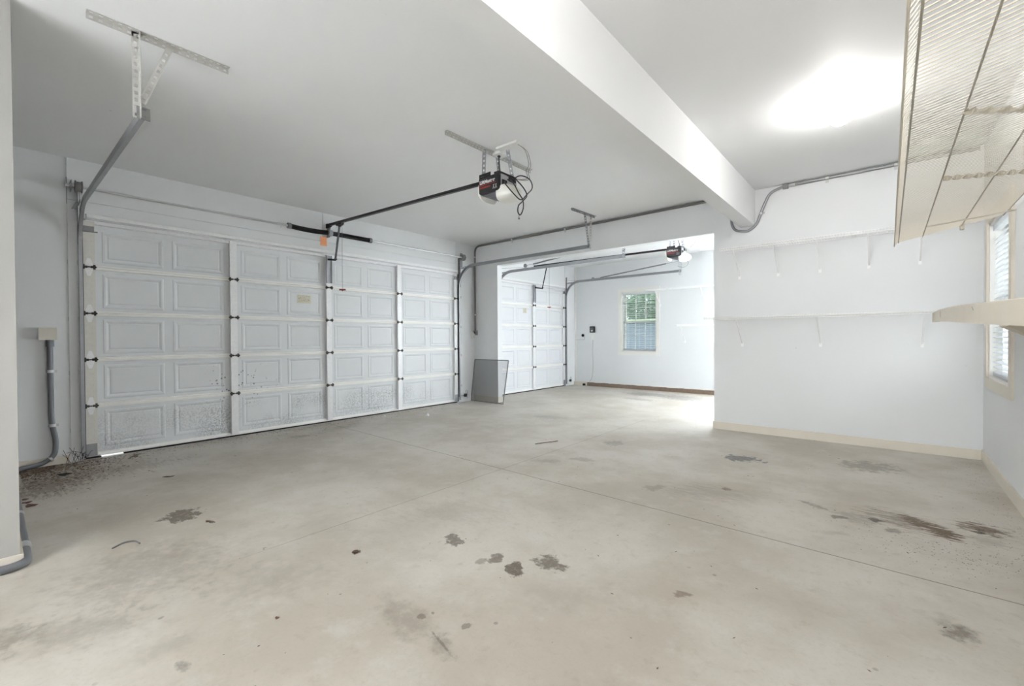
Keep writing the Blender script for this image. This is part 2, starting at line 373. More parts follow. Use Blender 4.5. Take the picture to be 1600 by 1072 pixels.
        o = bpy.data.objects.new(name, me); C.objects.link(o)
        if parent is None: o.location = off
        else: o.parent = parent
        if bevel:
            md = o.modifiers.new('bevel', 'BEVEL'); md.width = bevel; md.segments = 2; md.limit_method = 'ANGLE'
        for k, v in tags.items(): o[k] = v
        return o
def root_loc(o):
    v = Vector((0, 0, 0))
    while o is not None: v += o.location; o = o.parent
    return v
def tag(o, label=None, category=None, group=None, kind=None):
    for k, v in (('label', label), ('category', category), ('group', group), ('kind', kind)):
        if v: o[k] = v
    return o
def thing(name, loc, label=None, category=None, group=None, kind=None):
    o = bpy.data.objects.new(name, None); C.objects.link(o); o.location = loc; o.empty_display_size = .1
    return tag(o, label, category, group, kind)
def copy_tree(o, parent=None):
    c = o.copy(); C.objects.link(c)
    if parent is not None: c.parent = parent
    for ch in list(o.children): copy_tree(ch, c)
    return c
def struct(mb, name, m, **k): return tag(mb.build(name, m, **k), kind='structure')
def spline(pts, n=8):
    P = [Vector(p) for p in pts]; out = []
    for i in range(len(P)-1):
        p0 = P[max(i-1, 0)]; p1 = P[i]; p2 = P[i+1]; p3 = P[min(i+2, len(P)-1)]
        for j in range(n):
            t = j/n
            out.append(.5*((2*p1)+(-p0+p2)*t+(2*p0-5*p1+4*p2-p3)*t*t+(-p0+3*p1-3*p2+p3)*t**3))
    out.append(P[-1]); return out
def rounded(pts, r, n=6):       # polyline with rounded corners
    P = [Vector(p) for p in pts]; out = [P[0]]
    for i in range(1, len(P)-1):
        a = (P[i-1]-P[i]); b = (P[i+1]-P[i]); rr = min(r, a.length*.49, b.length*.49)
        p = P[i]+a.normalized()*rr; q = P[i]+b.normalized()*rr
        for j in range(n+1):
            t = j/n; out.append(p*(1-t)**2+P[i]*2*t*(1-t)+q*t*t)
    out.append(P[-1]); return out
def text_mesh(name, body, size, m, parent, origin, xdir, ydir, extrude=.0006, bold=False):
    cu = bpy.data.curves.new(name, 'FONT'); cu.body = body; cu.size = size; cu.extrude = extrude; cu.offset = .0012 if bold else 0
    t = bpy.data.objects.new(name, cu); C.objects.link(t)
    bpy.context.view_layer.update()
    me = bpy.data.meshes.new_from_object(t.evaluated_get(bpy.context.evaluated_depsgraph_get()))
    bpy.data.objects.remove(t)
    x = Vector(xdir).normalized(); y = Vector(ydir).normalized(); z = x.cross(y); off = root_loc(parent)
    for v in me.vertices: v.co = Vector(origin)+x*v.co.x+y*v.co.y+z*v.co.z-off
    me.materials.clear(); me.materials.append(m)
    o = bpy.data.objects.new(name, me); C.objects.link(o); o.parent = parent; return o
# ------------------------------------------------------------------ the room
W, H = 6.588, 2.884
YN, YB = -8.3, 3.479          # near wall and the wall of the second bay
D1 = (-5.307, -.427); D2 = (.61, 3.05); DH = 2.33
struct(MB().box(-.2, W+.2, YN-.2, YB+.2, -.15, 0), 'floor', M['floor'])
struct(MB().box(-.2, W+.2, YN-.2, YB+.2, H, H+.15), 'ceiling', M['ceiling'])
wl = MB()
for (a, b) in ((YN, D1[0]), (D1[1], D2[0]), (D2[1], YB)): wl.box(-.15, 0, a, b, 0, H)
for (a, b) in (D1, D2):
    wl.box(-.15, 0, a, b, DH, H); wl.box(-.15, -.06, a, a+.04, 0, DH); wl.box(-.15, -.06, b-.04, b, 0, DH); wl.box(-.15, -.06, a, b, DH-.04, DH)
struct(wl, 'wall_left', M['wall'])
struct(MB().box(0, .586, 0, .118, 0, H).box(4.25, W, 0, .118, 0, H).box(.586, 4.25, 0, .118, 2.454, H), 'wall_far', M['wall'])
w1 = (1.26, 2.08, .83, 2.18)
w6 = (3.55, 6.35, .35, 2.35)
struct(MB().box(-.15, w1[0], YB, YB+.15, 0, H).box(w1[1], w6[0], YB, YB+.15, 0, H).box(w6[1], W+.15, YB, YB+.15, 0, H).box(w6[0], w6[1], YB, YB+.15, 0, w6[2]).box(w6[0], w6[1], YB, YB+.15, w6[3], H).box(w1[0], w1[1], YB, YB+.15, 0, w1[2]).box(w1[0], w1[1], YB, YB+.15, w1[3], H), 'wall_back', M['wall'])
w2 = (-1.235, -.31, .78, 2.105)      # y range, z range in the right wall
w3 = (1.0, 2.6, .75, 2.2)
wr = MB()
for (a, b) in ((YN, w2[0]), (w2[1], w3[0]), (w3[1], YB)): wr.box(W, W+.15, a, b, 0, H)
for (a, b, c, d) in (w2, w3): wr.box(W, W+.15, a, b, 0, c); wr.box(W, W+.15, a, b, d, H)
struct(wr, 'wall_right', M['wall'])
w4 = (2.6, 5.2, .5, 2.4)
struct(MB().box(0, w4[0], YN-.15, YN, 0, H).box(w4[1], W, YN-.15, YN, 0, H).box(w4[0], w4[1], YN-.15, YN, 0, w4[2]).box(w4[0], w4[1], YN-.15, YN, w4[3], H), 'wall_near', M['wall'])
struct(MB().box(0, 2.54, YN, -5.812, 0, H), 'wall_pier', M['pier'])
struct(MB().box(4.558, 4.713, YN, 0, 2.468, H), 'trim_1', M['ceiling'])       # dropped beam
# trim boards round the big door
t = MB().box(0, .012, -5.405, -5.315, 0, 2.49).box(0, .012, -5.405, -2.924, 2.494, H).box(0, .009, -2.918, -.474, 2.494, H)
t.box(0, .014, D1[0], D1[1], 2.375, 2.490).box(0, .010, -.468, -.427, 2.30, H).box(0, .012, -.42, -.02, 0, .10)
struct(t, 'trim_2', M['wall'])
t = MB().box(0, .012, 2.25, 2.256, 2.5, H).box(0, .014, D2[0], D2[1], 2.375, 2.49).box(0, .012, 3.055, 3.14, 0, H)
struct(t, 'trim_3', M['wall'])
struct(MB().box(0, .05, YB-.012, YB, 0, H), 'trim_4', M['white_trim'])
struct(MB().box(4.245, W, -.014, 0, 0, .092).box(4.238, 4.25, -.014, .118, 0, .092), 'baseboard_far', M['trim'])
struct(MB().box(W-.014, W, YN, 0, 0, .092), 'baseboard_right', M['trim'])
struct(MB().box(0, .012, -5.812, -5.41, 0, .075), 'baseboard_left', M['trim'])
struct(MB().box(2.54, 2.552, YN, -5.812, 0, .062).box(0, 2.55, -5.812, -5.80, 0, .062), 'baseboard_pier', M['trim'])
struct(MB().box(0, .586, -.012, 0, 0, .10).box(.586, .598, -.012, .118, 0, .10), 'baseboard_opening', M['trim'])
struct(MB().box(0, W, YB-.05, YB, 0, .085), 'baseboard_back', M['trim'])

# ------------------------------------------------------------------ windows
def double_hung(name, U0, U1, Z0, Z1, P, cols, casing, sashname='window_sash', cm='trim'):
    """P(u, d, z) maps along-wall, depth into the wall (0 = room face), height"""
    def bx(mb, u0, u1, d0, d1, z0, z1):
        a = P(u0, d0, z0); b = P(u1, d1, z1); return mb.box(a[0], b[0], a[1], b[1], a[2], b[2])
    base = P((U0+U1)/2, 0, Z0); r = thing(name, base, kind='structure')
    mb = MB(); c = casing
    bx(mb, U0-c, U0, -.018, 0, Z0-c, Z1+c); bx(mb, U1, U1+c, -.018, 0, Z0-c, Z1+c); bx(mb, U0, U1, -.018, 0, Z1, Z1+c); bx(mb, U0, U1, -.018, 0, Z0-c, Z0)
    mb.build('window_casing', M[cm], r)
    mb = MB()
    bx(mb, U0, U0+.02, 0, .14, Z0, Z1); bx(mb, U1-.02, U1, 0, .14, Z0, Z1); bx(mb, U0, U1, 0, .14, Z1-.02, Z1); bx(mb, U0, U1, 0, .14, Z0, Z0+.02)
    mb.build('window_jamb', M['white_trim'], r)
    zm = (Z0+Z1)/2
    for (za, zb, d) in ((Z0+.02, zm+.02, .075), (zm-.02, Z1-.02, .108)):
        mb = MB(); s = .042; a, b = U0+.02, U1-.02
        bx(mb, a, a+s, d, d+.03, za, zb); bx(mb, b-s, b, d, d+.03, za, zb); bx(mb, a, b, d, d+.03, za, za+s); bx(mb, a, b, d, d+.03, zb-s, zb)
        for i in range(1, cols):
            u = a+s+(b-a-2*s)*i/cols; bx(mb, u-.007, u+.007, d+.006, d+.024, za+s, zb-s)
        z = (za+zb)/2; bx(mb, a+s, b-s, d+.006, d+.024, z-.007, z+.007)
        sh = mb.build(sashname, M['white_trim'], r)
        g = MB(); bx(g, a+s-.005, b-s+.005, d+.013, d+.016, za+s-.005, zb-s+.005); g.build('window_glass', M['glass'], sh)
    return r
double_hung('window_1', *w1[:2], *w1[2:], lambda u, d, z: (u, YB+d, z), 3, .078, cm='white_trim')
double_hung('window_2', *w2[:2], *w2[2:], lambda u, d, z: (W+d, u, z), 3, .088)
double_hung('fill_window_3', *w3[:2], *w3[2:], lambda u, d, z: (W+d, u, z), 3, .088)  # unseen window, added to bring cool light into the further bay
double_hung('fill_window_4', *w4[:2], *w4[2:], lambda u, d, z: (u, YN-d, z), 4, .088)  # unseen window behind the camera, added as fill light
double_hung('fill_window_5', *w6[:2], *w6[2:], lambda u, d, z: (u, YB+d, z), 4, .088)  # unseen window, added to throw light on the wide door
def blind(U0, U1, Z0, Z1, P, d, tilt, label, pitch=.042, sw=.046, tilt_top=None):
    n = int((Z1-Z0-.06)/pitch)
    a = P((U0+U1)/2, d, Z0); r = thing('window_blind', a, label, 'window blind')
    def q(u, dd, z): return P(u, dd, z)
    mb = MB(); A = P(U0, d-.022, Z1-.045); B = P(U1, d+.022, Z1); mb.box(A[0], B[0], A[1], B[1], A[2], B[2]); mb.build('head_rail', M['blind'], r)
    mb = MB()
    for i in range(n):
        z = Z0+.03+i*pitch; tl = tilt if tilt_top is None else tilt+(tilt_top-tilt)*min(1, max(0, (i/n-.3)/.35))
        mb.bar(P(U0, d, z), P(U1, d, z), sw, .0025, up=Vector(P(0, sin(tl), cos(tl)))-Vector(P(0, 0, 0)))
    mb.build('slats', M['blind'], r)
    mb = MB(); A = P(U0, d-.02, Z0); B = P(U1, d+.02, Z0+.016); mb.box(A[0], B[0], A[1], B[1], A[2], B[2]); mb.build('bottom_rail', M['blind'], r)
    mb = MB()
    for u in (U0+.12, (U0+U1)/2, U1-.12):
        for dd in (-.022, .022): mb.tube([P(u, d+dd, Z0), P(u, d+dd, Z1-.03)], .0012, 5)
    mb.build('ladder_cord', M['blind'], r)
    return r
blind(w1[0]+.025, w1[1]-.025, w1[2]+.03, w1[3]-.022, lambda u, d, z: (u, YB+d, z), .04, .12, 'open white slatted blind in the small window of the further bay')
blind(w2[0]+.025, w2[1]-.025, w2[2]+.03, w2[3]-.022, lambda u, d, z: (W+d, u, z), .04, -.30, 'bright white slatted blind in the window beside the sagging shelf', tilt_top=-1.05)

# ------------------------------------------------------------------ sectional garage doors
SZ = [0.03, .518, .968, 1.418, 1.868, 2.318]
def garage_door(name, y0, y1, mids, skin, stilem, label, operator_y):
    r = thing(name, (0, (y0+y1)/2, 0), label, 'garage door', kind='structure')
    cents = [y0+.045]+mids+[y1-.04]; half = [.045]+[.036]*len(mids)+[.04]
    for k in range(5):
        za, zb = SZ[k], SZ[k+1]; mb = MB(); xs = -.034
        mb.box(-.055, -.045, y0+.004, y1-.004, za, zb)
        ycuts = [y0]
        for i in range(len(cents)-1):
            a = cents[i]+half[i]; b = cents[i+1]-half[i+1]; g = .078; w = (b-a-.055*2-g)/2
            ycuts += [a+.055, a+.055+w, a+.055+w+g, b-.055]
        ycuts.append(y1)
        p0, p1 = za+.055+(.02 if k == 0 else 0), zb-.055-(.03 if k == 4 else 0)
        for i in range(len(ycuts)-1):
            a, b = ycuts[i], ycuts[i+1]
            if i % 2 == 0: mb.add([(xs, a, za), (xs, b, za), (xs, b, zb), (xs, a, zb)], [(0, 1, 2, 3)]); continue
            mb.add([(xs, a, za), (xs, b, za), (xs, b, p0), (xs, a, p0)], [(0, 1, 2, 3)])
            mb.add([(xs, a, p1), (xs, b, p1), (xs, b, zb), (xs, a, zb)], [(0, 1, 2, 3)])
            rings = [(0, 0), (.008, .0045), (.022, .0045), (.040, -.003), (.046, -.003), (.052, .0)]
            vs = []
            for (ins, dx) in rings: vs += [(xs+dx, a+ins, p0+ins), (xs+dx, b-ins, p0+ins), (xs+dx, b-ins, p1-ins), (xs+dx, a+ins, p1-ins)]
            fs = []
            for q in range(len(rings)-1):
                for j in range(4): fs.append((4*q+j, 4*q+(j+1) % 4, 4*q+4+(j+1) % 4, 4*q+4+j))
            e = 4*(len(rings)-1); fs.append((e, e+1, e+2, e+3)); mb.add(vs, fs)
        mb.build('door_section', skin, r)
        for i, yc in enumerate(cents):
            end = i in (0, len(cents)-1)
            s = MB(); h = half[i]; s.box(-.034, .010, yc-h, yc+h, za+.004, zb-.004)
            for z in [za+.09+j*.055 for j in range(int((zb-za-.15)/.055))]:
                for dy in (-.5, .5): s.lathe((.010, yc+dy*h, z), [(.004, 0), (.003, .002)], 6, 'x')
            s.build('stile', M['stile_cream'] if (i == 0) else stilem, r)
    hg = None
    for k in range(1, 5):
        z = SZ[k]
        for i in range(len(cents)-1):
            a = cents[i]+half[i]+.006; b = cents[i+1]-half[i+1]-.006
            MB().prism([(-.034, z-.022), (-.002, z-.020), (-.000, z-.003), (-.008, z-.001), (-.008, z+.002), (.004, z+.004), (.004, z+.020), (-.034, z+.024)], 'y', a, b).build('meeting_rail', M['rail'], r)
        for i, yc in enumerate(cents):
            if hg is None:
                mb = MB(); mb.prism([(yc-.033, z-.012), (yc-.012, z-.085), (yc+.012, z-.085), (yc+.033, z-.012), (yc+.033, z+.012), (yc+.012, z+.085), (yc-.012, z+.085), (yc-.033, z+.012)], 'x', .009, .013)
                hg = mb.build('hinge_leaf', M['stile'], r); hy, hz = yc, z
                b = MB()
                for s in (-1, 1):
                    b.cyl((.018, yc+s*.012, z), (.018, yc+s*.05, z), .011, 10); b.box(.008, .024, yc+s*.03, yc+s*.044, z-.022, z+.022)
                b.cyl((.018, yc-.056, z), (.018, yc+.056, z), .005, 8)
                b.build('hinge_barrel', M['hinge'], hg)
            else:
                c = copy_tree(hg); c.parent = r; c.location = (0, yc-hy, z-hz)
        for s, yy in ((-1, y0), (1, y1)):
            MB().cyl((.022, yy-s*.05, z), (.022, yy+s*.012, z), .006, 8).cyl((.022, yy+s*.004, z), (.022, yy+s*.014, z), .021, 14).build('roller', M['hinge'], r)
    # reinforcing strut across the top, bottom retainer and seal
    MB().prism([(-.034, 2.288), (-.004, 2.292), (-.004, 2.302), (-.028, 2.306), (-.028, 2.334), (.045, 2.338), (.045, 2.372), (.035, 2.378), (-.034, 2.378)], 'y', y0+.03, y1-.03).build('top_strut', M['stile'], r)
    MB().box(-.055, -.028, y0, y1, .016, .055).prism([(-.028, .016), (-.014, .02), (-.014, .034), (-.028, .046)], 'y', y0, y1).build('bottom_retainer', M['rail'], r)
    if name == 'door_1':
        MB().box(-.05, -.022, y0, -5.19, 0, .016).box(-.05, -.022, -5.02, y1, 0, .016).build('bottom_seal', M['rubber'], r)
    else: MB().box(-.05, -.022, y0, y1, 0, .016).build('bottom_seal', M['rubber'], r)
    for yy in (y0-.015, y1-.006): MB().box(-.04, .011, yy, yy+.021, .02, 2.31).build('dark_gap_strip', M['rubber'], r)  # dark strips standing in for the shaded gap beside each track
    for s, yy in ((1, y0), (-1, y1)):
        MB().box(.010, .022, yy+s*.005, yy+s*.085, 2.215, 2.262).box(.0, .03, yy+s*.005, yy+s*.075, 2.205, 2.215).cyl((.02, yy-s*.01, 2.21), (.02, yy+s*.11, 2.21), .006, 8).build('top_bracket', M['galv_dark'], r)
        MB().box(.010, .014, yy+s*.005, yy+s*.085, .03, .15).build('bottom_bracket', M['galv'], r)
    # operator bracket on the middle stile
    MB().box(.010, .030, operator_y-.04, operator_y-.034, 1.93, 2.31).box(.010, .030, operator_y+.034, operator_y+.04, 1.93, 2.31).box(.010, .013, operator_y-.04, operator_y+.04, 1.93, 2.31).box(.0, .016, operator_y-.03, operator_y+.03, 2.27, 2.30).build('operator_bracket', M['galv'], r)
    return r
d1 = garage_door('door_1', D1[0], D1[1], [-4.014, -2.839, -1.675], M['door'], M['stile'], 'wide two-car sectional door of white pressed panels, dirt on its lowest section', -2.839)
d2 = garage_door('door_2', D2[0], D2[1], [1.83], M['door2'], M['stile'], 'narrower white sectional door in the further bay, seen through the opening', 1.83)
# the faded printed labels
def sticker(parent, y0, y1, z0, z1):
    s = MB().box(-.031, -.028, y0, y1, z0, z1).build('warning_label', M['yellow'], parent); s['label'] = 'faded yellow printed label'
    mb = MB()
    for i in range(5):
        z = z1-.012-i*(z1-z0-.02)/5; yy = y0+.01
        while yy < y1-.02:
            L = random.uniform(.01, .035); mb.box(-.0278, -.0274, yy, min(yy+L, y1-.008), z-.006, z); yy += L+.008
    mb.build('label_print', M['ink'], s)
sticker(d1, -3.255, -3.075, 1.635, 1.745); sticker(d2, 1.50, 1.61, 1.69, 1.80)

# ------------------------------------------------------------------ tracks
def track(yc, zc, xend, inward, label, hanger, group=None):
    r = thing('door_track', (.03, yc, 0), label, 'door track', group)
    R = .38; x0 = .025
    path = [(x0, .05), (x0, zc-R)]
    for i in range(1, 13):
        a = pi/2*i/12; path.append((x0+R-R*cos(a), zc-R+R*sin(a)))
    path.append((xend, zc))
    w, dp, th = .048, .026, .003; s = inward      # flanges point towards the door
    prof = [(-w/2, 0), (w/2, 0), (w/2, s*dp), (w/2-.008, s*dp), (w/2-.008, s*(dp-th)), (w/2-th, s*(dp-th)), (w/2-th, s*th), (-w/2+th, s*th), (-w/2+th, s*(dp-th)), (-w/2+.008, s*(dp-th)), (-w/2+.008, s*dp), (-w/2, s*dp)]
    def sweep(pts):
        mb = MB(); n = len(prof)
        for i, p in enumerate(pts):
            a = pts[max(i-1, 0)]; b = pts[min(i+1, len(pts)-1)]; d = Vector((b[0]-a[0], b[1]-a[1])).normalized(); nn = (-d.y, d.x)
            for (q, dy) in prof: mb.v.append((p[0]+nn[0]*q, yc+dy, p[1]+nn[1]*q))
        for i in range(len(pts)-1):
            for j in range(n): mb.f.append((i*n+j, i*n+(j+1) % n, (i+1)*n+(j+1) % n, (i+1)*n+j))
        return mb
    sweep(path[:2]).build('vertical_track', M['galv'], r); sweep(path[1:]).build('horizontal_track', M['galv'], r)
    for z in (.30, .85, 1.36, 1.9):
        MB().box(0, .003, yc-s*.075, yc-s*.005, z-.02, z+.02).box(0, .035, yc-s*.008, yc-s*.004, z-.02, z+.02).build('track_bracket', M['galv_paint'], r)
    MB().box(.0, .0035, yc-s*.06, yc-s*.0, 2.08, 2.60).box(0, .05, yc-s*.0, yc-s*.004, 2.08, 2.60).build('flag_bracket', M['galv_dark'], r)
    MB().angle_perf((.0, yc-s*.012, zc-.03), (.34, yc-s*.012, zc-.03), (0, 0, 1), (0, -s, 0), .03).build('curve_brace', M['galv'], r)
    hanger(r)
    return r
def h1(r):
    MB().angle_perf((2.70, -5.552, H-.003), (2.70, -4.89, H-.003), (0, 0, -1), (1, 0, 0)).build('ceiling_angle', M['galv_paint'], r)
    MB().angle_perf((2.70, -5.335, H-.004), (2.70, -5.335, 2.40), (0, -1, 0), (1, 0, 0)).build('hanging_strap', M['galv_paint'], r)
    MB().perf((2.703, -5.19, H-.01), (2.703, -5.325, 2.49), (0, 1, 0), .032).build('diagonal_strap', M['galv_paint'], r)
    MB().cyl((2.69, -5.36, 2.425), (2.69, -5.29, 2.425), .008, 8).box(2.70, 2.704, -5.35, -5.29, 2.40, 2.47).build('end_bolt', M['galv_dark'], r)
def h2(r):
    MB().angle_perf((2.69, -.85, H-.003), (2.72, -.28, H-.003), (0, 0, -1), (1, 0, 0), .026).build('ceiling_angle', M['galv'], r)
    MB().perf((2.70, -.52, H-.01), (2.70, -.41, 2.43), (1, 0, 0), .030).build('hanging_strap', M['galv'], r)
    MB().perf((2.71, -.36, H-.01), (2.705, -.395, 2.43), (1, .6, 0), .028).build('diagonal_strap', M['galv_paint'], r)
    MB().cyl((2.69, -.43, 2.435), (2.69, -.36, 2.435), .009, 8).box(2.70, 2.706, -.42, -.37, 2.41, 2.47).build('end_bolt', M['galv_dark'], r)
track(-5.335, 2.435, 2.71, 1, 'left-hand steel track of the wide garage door, its rail bending under the ceiling', h1)
track(-.405, 2.435, 2.70, -1, 'right-hand steel track of the wide garage door, crossing the grey conduit', h2)
def h3(y):
    def f(r):
        MB().angle_perf((2.70, y-.30, H-.003), (2.70, y+.25, H-.003), (0, 0, -1), (1, 0, 0), .028).build('ceiling_angle', M['galv'], r)
        MB().perf((2.73, y, H-.01), (2.73, y, 2.40), (1, .5, 0), .034).build('hanging_strap', M['galv'], r)
        MB().perf((2.735, y+.16, H-.01), (2.735, y+.01, 2.5), (1, .4, 0), .028).build('diagonal_strap', M['galv'], r)
        # extension spring on its pulley above the rail
        sp = MB(); z0, z1 = 2.50, 2.655; a = Vector((.95, y, z0+.01)); b = Vector((2.45, y, z1))
        sp.tube([a.lerp(b, i/140) for i in range(141)], [.011 if i % 2 else .016 for i in range(141)], 8); sp.build('extension_spring', M['galv_dark'], r)
        MB().tube([b, (2.73, y, 2.68)], .003, 6).build('spring_hook', M['galv_dark'], r); MB().tube([(.02, y, 2.52), (.74, y, 2.475)], .002, 6).build('lift_cable', M['galv_dark'], r)
        MB().cyl((.76, y-.012, 2.50), (.76, y+.012, 2.50), .036, 18).bar((.76, y-.016, 2.50), (.95, y-.006, 2.51), .02, .003).build('pulley', M['galv'], r)
    return f
track(.588, 2.435, 2.76, 1, 'steel track nearest the dividing wall in the further bay, partly hidden by the opening', h3(.588))
track(3.072, 2.475, 2.76, -1, 'steel track nearest the window wall in the further bay', h3(3.072))
MB().box(.0, .002, 3.03, 3.10, .17, .30).build('warning_tag', M['orange'], d2)['label'] = 'orange-red warning sticker low on the right end stile'

# ------------------------------------------------------------------ torsion spring gear over the wide door
ts = thing('torsion_spring_shaft', (.09, -2.86, 2.605), 'long torsion shaft with two black springs above the wide garage door', 'torsion spring')
MB().cyl((.09, -5.425, 2.605), (.09, -.30, 2.605), .0127, 12).build('shaft', M['silver'], ts, smooth=True)
for (a, b, sag) in ((-3.40, -2.895, .012), (-2.82, -2.24, 0)):
    mb = MB(); n = 150
    pts = [(.09, a+(b-a)*i/n, 2.605-sag*(1-((i/n)*2-1)**2)) for i in range(n+1)]
    mb.tube(pts, [.028+(.0035 if i % 2 else 0) for i in range(n+1)], 14)
    s = mb.build('torsion_spring', M['black_metal'], ts)
    e = a if a < -3 else b
    MB().cyl((.09, e-.02, 2.605), (.09, e+.02, 2.605), .037, 16).box(.085, .13, e-.008, e+.008, 2.60, 2.61).build('winding_cone', M['galv_dark'], s, smooth=True)
MB().box(.0, .004, -2.91, -2.80, 2.54, 2.70).box(.0, .10, -2.862, -2.856, 2.55, 2.68).cyl((.09, -2.885, 2.605), (.09, -2.832, 2.605), .042, 18).build('centre_bracket', M['galv'], ts)
for yy, s in ((-5.335, 1), (-.375, -1)):
    MB().lathe((.09, yy-.028, 2.605), [(.026, 0), (.056, .004), (.056, .010), (.046, .014), (.046, .046), (.056, .050), (.056, .056), (.026, .06)], 22, 'y').build('cable_drum', M['galv_dark'], ts, smooth=True)
    MB().box(0, .004, yy-s*.075, yy-s*.02, 2.45, 2.70).box(0, .115, yy-s*.05, yy-s*.046, 2.56, 2.655).cyl((.09, yy-s*.06, 2.605), (.09, yy-s*.04, 2.605), .026, 14).build('bearing_bracket', M['galv'], ts)
    MB().tube([(.045, yy+s*.012, 2.60), (.006, yy+s*.012, 2.2), (.006, yy+s*.012, .1)], .0016, 5).build('lift_cable', M['hinge'], ts)
tg = MB().box(.020, .022, -2.957, -2.868, 2.435, 2.555).build('hanging_tag', M['orange'], ts); tg['label'] = 'orange cardboard warning tag'
mb = MB()
for i in range(4):
    for z in (2.455, 2.47, 2.485, 2.50, 2.52): mb.box(.0222, .0226, -2.945+i*.018, -2.945+i*.018+.010, z, z+.006)
mb.build('tag_print', M['ink'], tg)

# ------------------------------------------------------------------ door openers
def opener(dx, yc, dz, label, doorarm):
    r = thing('garage_door_opener', (3.17+dx, yc, 2.47+dz), label, 'garage door opener')
    X = lambda x: x+dx; Z = lambda z: z+dz; Y = lambda y: yc+y
    body = MB().prism([(X(3.05), Z(2.475)), (X(3.07), Z(2.462)), (X(3.28), Z(2.465)), (X(3.30), Z(2.48)), (X(3.30), Z(2.60)), (X(3.285), Z(2.615)), (X(3.06), Z(2.62)), (X(3.045), Z(2.605))], 'y', Y(-.12), Y(.12)).build('motor_housing', M['black'], r, bevel=.006)
    text_mesh('logo', 'LiftMaster', .046, M['logo_white'], body, (X(3.062), Y(-.1215), Z(2.555)), (1, 0, 0), (0, 0, 1), bold=True)
    text_mesh('logo_subtitle', 'PROFESSIONAL', .019, M['logo_red'], body, (X(3.065), Y(-.1215), Z(2.515)), (1, 0, 0), (0, 0, 1), bold=True)
    MB().box(X(3.062), X(3.262), Y(-.1222), Y(-.1208), Z(2.540), Z(2.547)).build('logo_underline', M['logo_red'], body)
    g = MB()       # the little lifting figure beside the lettering
    for q in (0, .028): g.bar((X(3.235+q-.01), Y(-.1218), Z(2.485)), (X(3.235+q), Y(-.1218), Z(2.51)), .004, .001).bar((X(3.235+q+.01), Y(-.1218), Z(2.485)), (X(3.235+q), Y(-.1218), Z(2.51)), .004, .001).bar((X(3.235+q-.008), Y(-.1218), Z(2.525)), (X(3.235+q), Y(-.1218), Z(2.512)), .004, .001).bar((X(3.235+q+.008), Y(-.1218), Z(2.525)), (X(3.235+q), Y(-.1218), Z(2.512)), .004, .001)
    g.build('emblem', M['logo_white'], body)
    MB().prism([(X(3.06), Z(2.463)), (X(3.28), Z(2.463)), (X(3.265), Z(2.405)), (X(3.20), Z(2.415))], 'y', Y(-.10), Y(.10)).build('lower_cover', M['grey_plastic'], r, bevel=.004)
    mb = MB().box(X(3.302), X(3.306), Y(-.10), Y(.10), Z(2.49), Z(2.61)); rp = mb.build('rear_panel', M['silver'], r)
    MB().box(X(3.306), X(3.316), Y(-.09), Y(-.03), Z(2.50), Z(2.56)).box(X(3.306), X(3.325), Y(0), Y(.08), Z(2.565), Z(2.605)).box(X(3.306), X(3.312), Y(.02), Y(.09), Z(2.50), Z(2.53)).build('socket_panel', M['black'], rp)
    # front and rear lamp lenses
    def lens(x0, x1, z0, z1, name):
        mb = MB(); N = 10; K = 20; rows = []
        for i in range(N+1):
            t = i/N*.98; s = math.sqrt(max(0, 1-t**2.2)); 
            for j in range(K):
                a = 2*pi*j/K; cy = math.copysign(abs(cos(a))**.6, cos(a)); cz = math.copysign(abs(sin(a))**.6, sin(a))
                mb.v.append((x0+(x1-x0)*t, Y(0)+.115*cy*(.35+.65*s), (z0+z1)/2+(z1-z0)/2*cz*s-(1-s)*.01))
        for i in range(N):
            for j in range(K): mb.f.append((i*K+j, i*K+(j+1) % K, (i+1)*K+(j+1) % K, (i+1)*K+j))
        mb.f.append(tuple(range(K))); mb.f.append(tuple(N*K+j for j in range(K)))
        return mb.build(name, M['lens'], r, smooth=True)
    lens(X(3.255), X(3.42), Z(2.375), Z(2.535), 'rear_lens'); lens(X(3.06), X(2.995), Z(2.415), Z(2.615), 'front_lens')
    MB().cyl((X(3.29), Y(-.118), Z(2.52)), (X(3.29), Y(-.128), Z(2.515)), .007, 8).build('lens_clip', M['black'], r); MB().cyl((X(3.03), Y(-.09), Z(2.57)), (X(3.03), Y(-.10), Z(2.57)), .008, 8).build('lens_clip', M['black'], r)
    # hanging irons
    zt = H-.004
    MB().angle_perf((X(3.10), Y(-.57), zt), (X(3.10), Y(.59), zt), (0, 0, -1), (1, 0, 0), .03).build('ceiling_angle', M['galv_paint'], r)
    for n_, (ya, yb, xa) in enumerate(((-.10, -.115, 3.105), (.075, .115, 3.105), (.03, .10, 3.27))):
        MB().perf((X(xa-.0), Y(ya), zt), (X(xa), Y(yb), Z(2.615)), (1, .8, 0), .034).build('hanging_strap', M['galv'], r)
    MB().box(X(3.08), X(3.13), Y(-.135), Y(.135), Z(2.618), Z(2.630)).box(X(3.06), X(3.20), Y(-.125), Y(-.121), Z(2.60), Z(2.645)).box(X(3.24), X(3.30), Y(-.12), Y(.12), Z(2.616), Z(2.632)).build('mounting_bracket', M['black_metal'], r)
    # rail, trolley and door arm
    a = Vector((.06, yc, 2.715)); b = Vector((X(3.06), yc, Z(2.612)))
    MB().bar(a, b, .034, .012).bar(a+Vector((0, 0, .014)), b+Vector((0, 0, .014)), .016, .026).build('rail', M['black_metal'], r)
    MB().box(.0, .05, yc-.025, yc+.025, 2.68, 2.74).cyl((.075, yc-.02, 2.715), (.075, yc+.02, 2.715), .022, 12).box(.0, .12, yc-.022, yc-.018, 2.70, 2.73).build('header_bracket', M['black_metal'], r)
    tx = .34; tz = a.z+(b.z-a.z)*(tx/3.0)
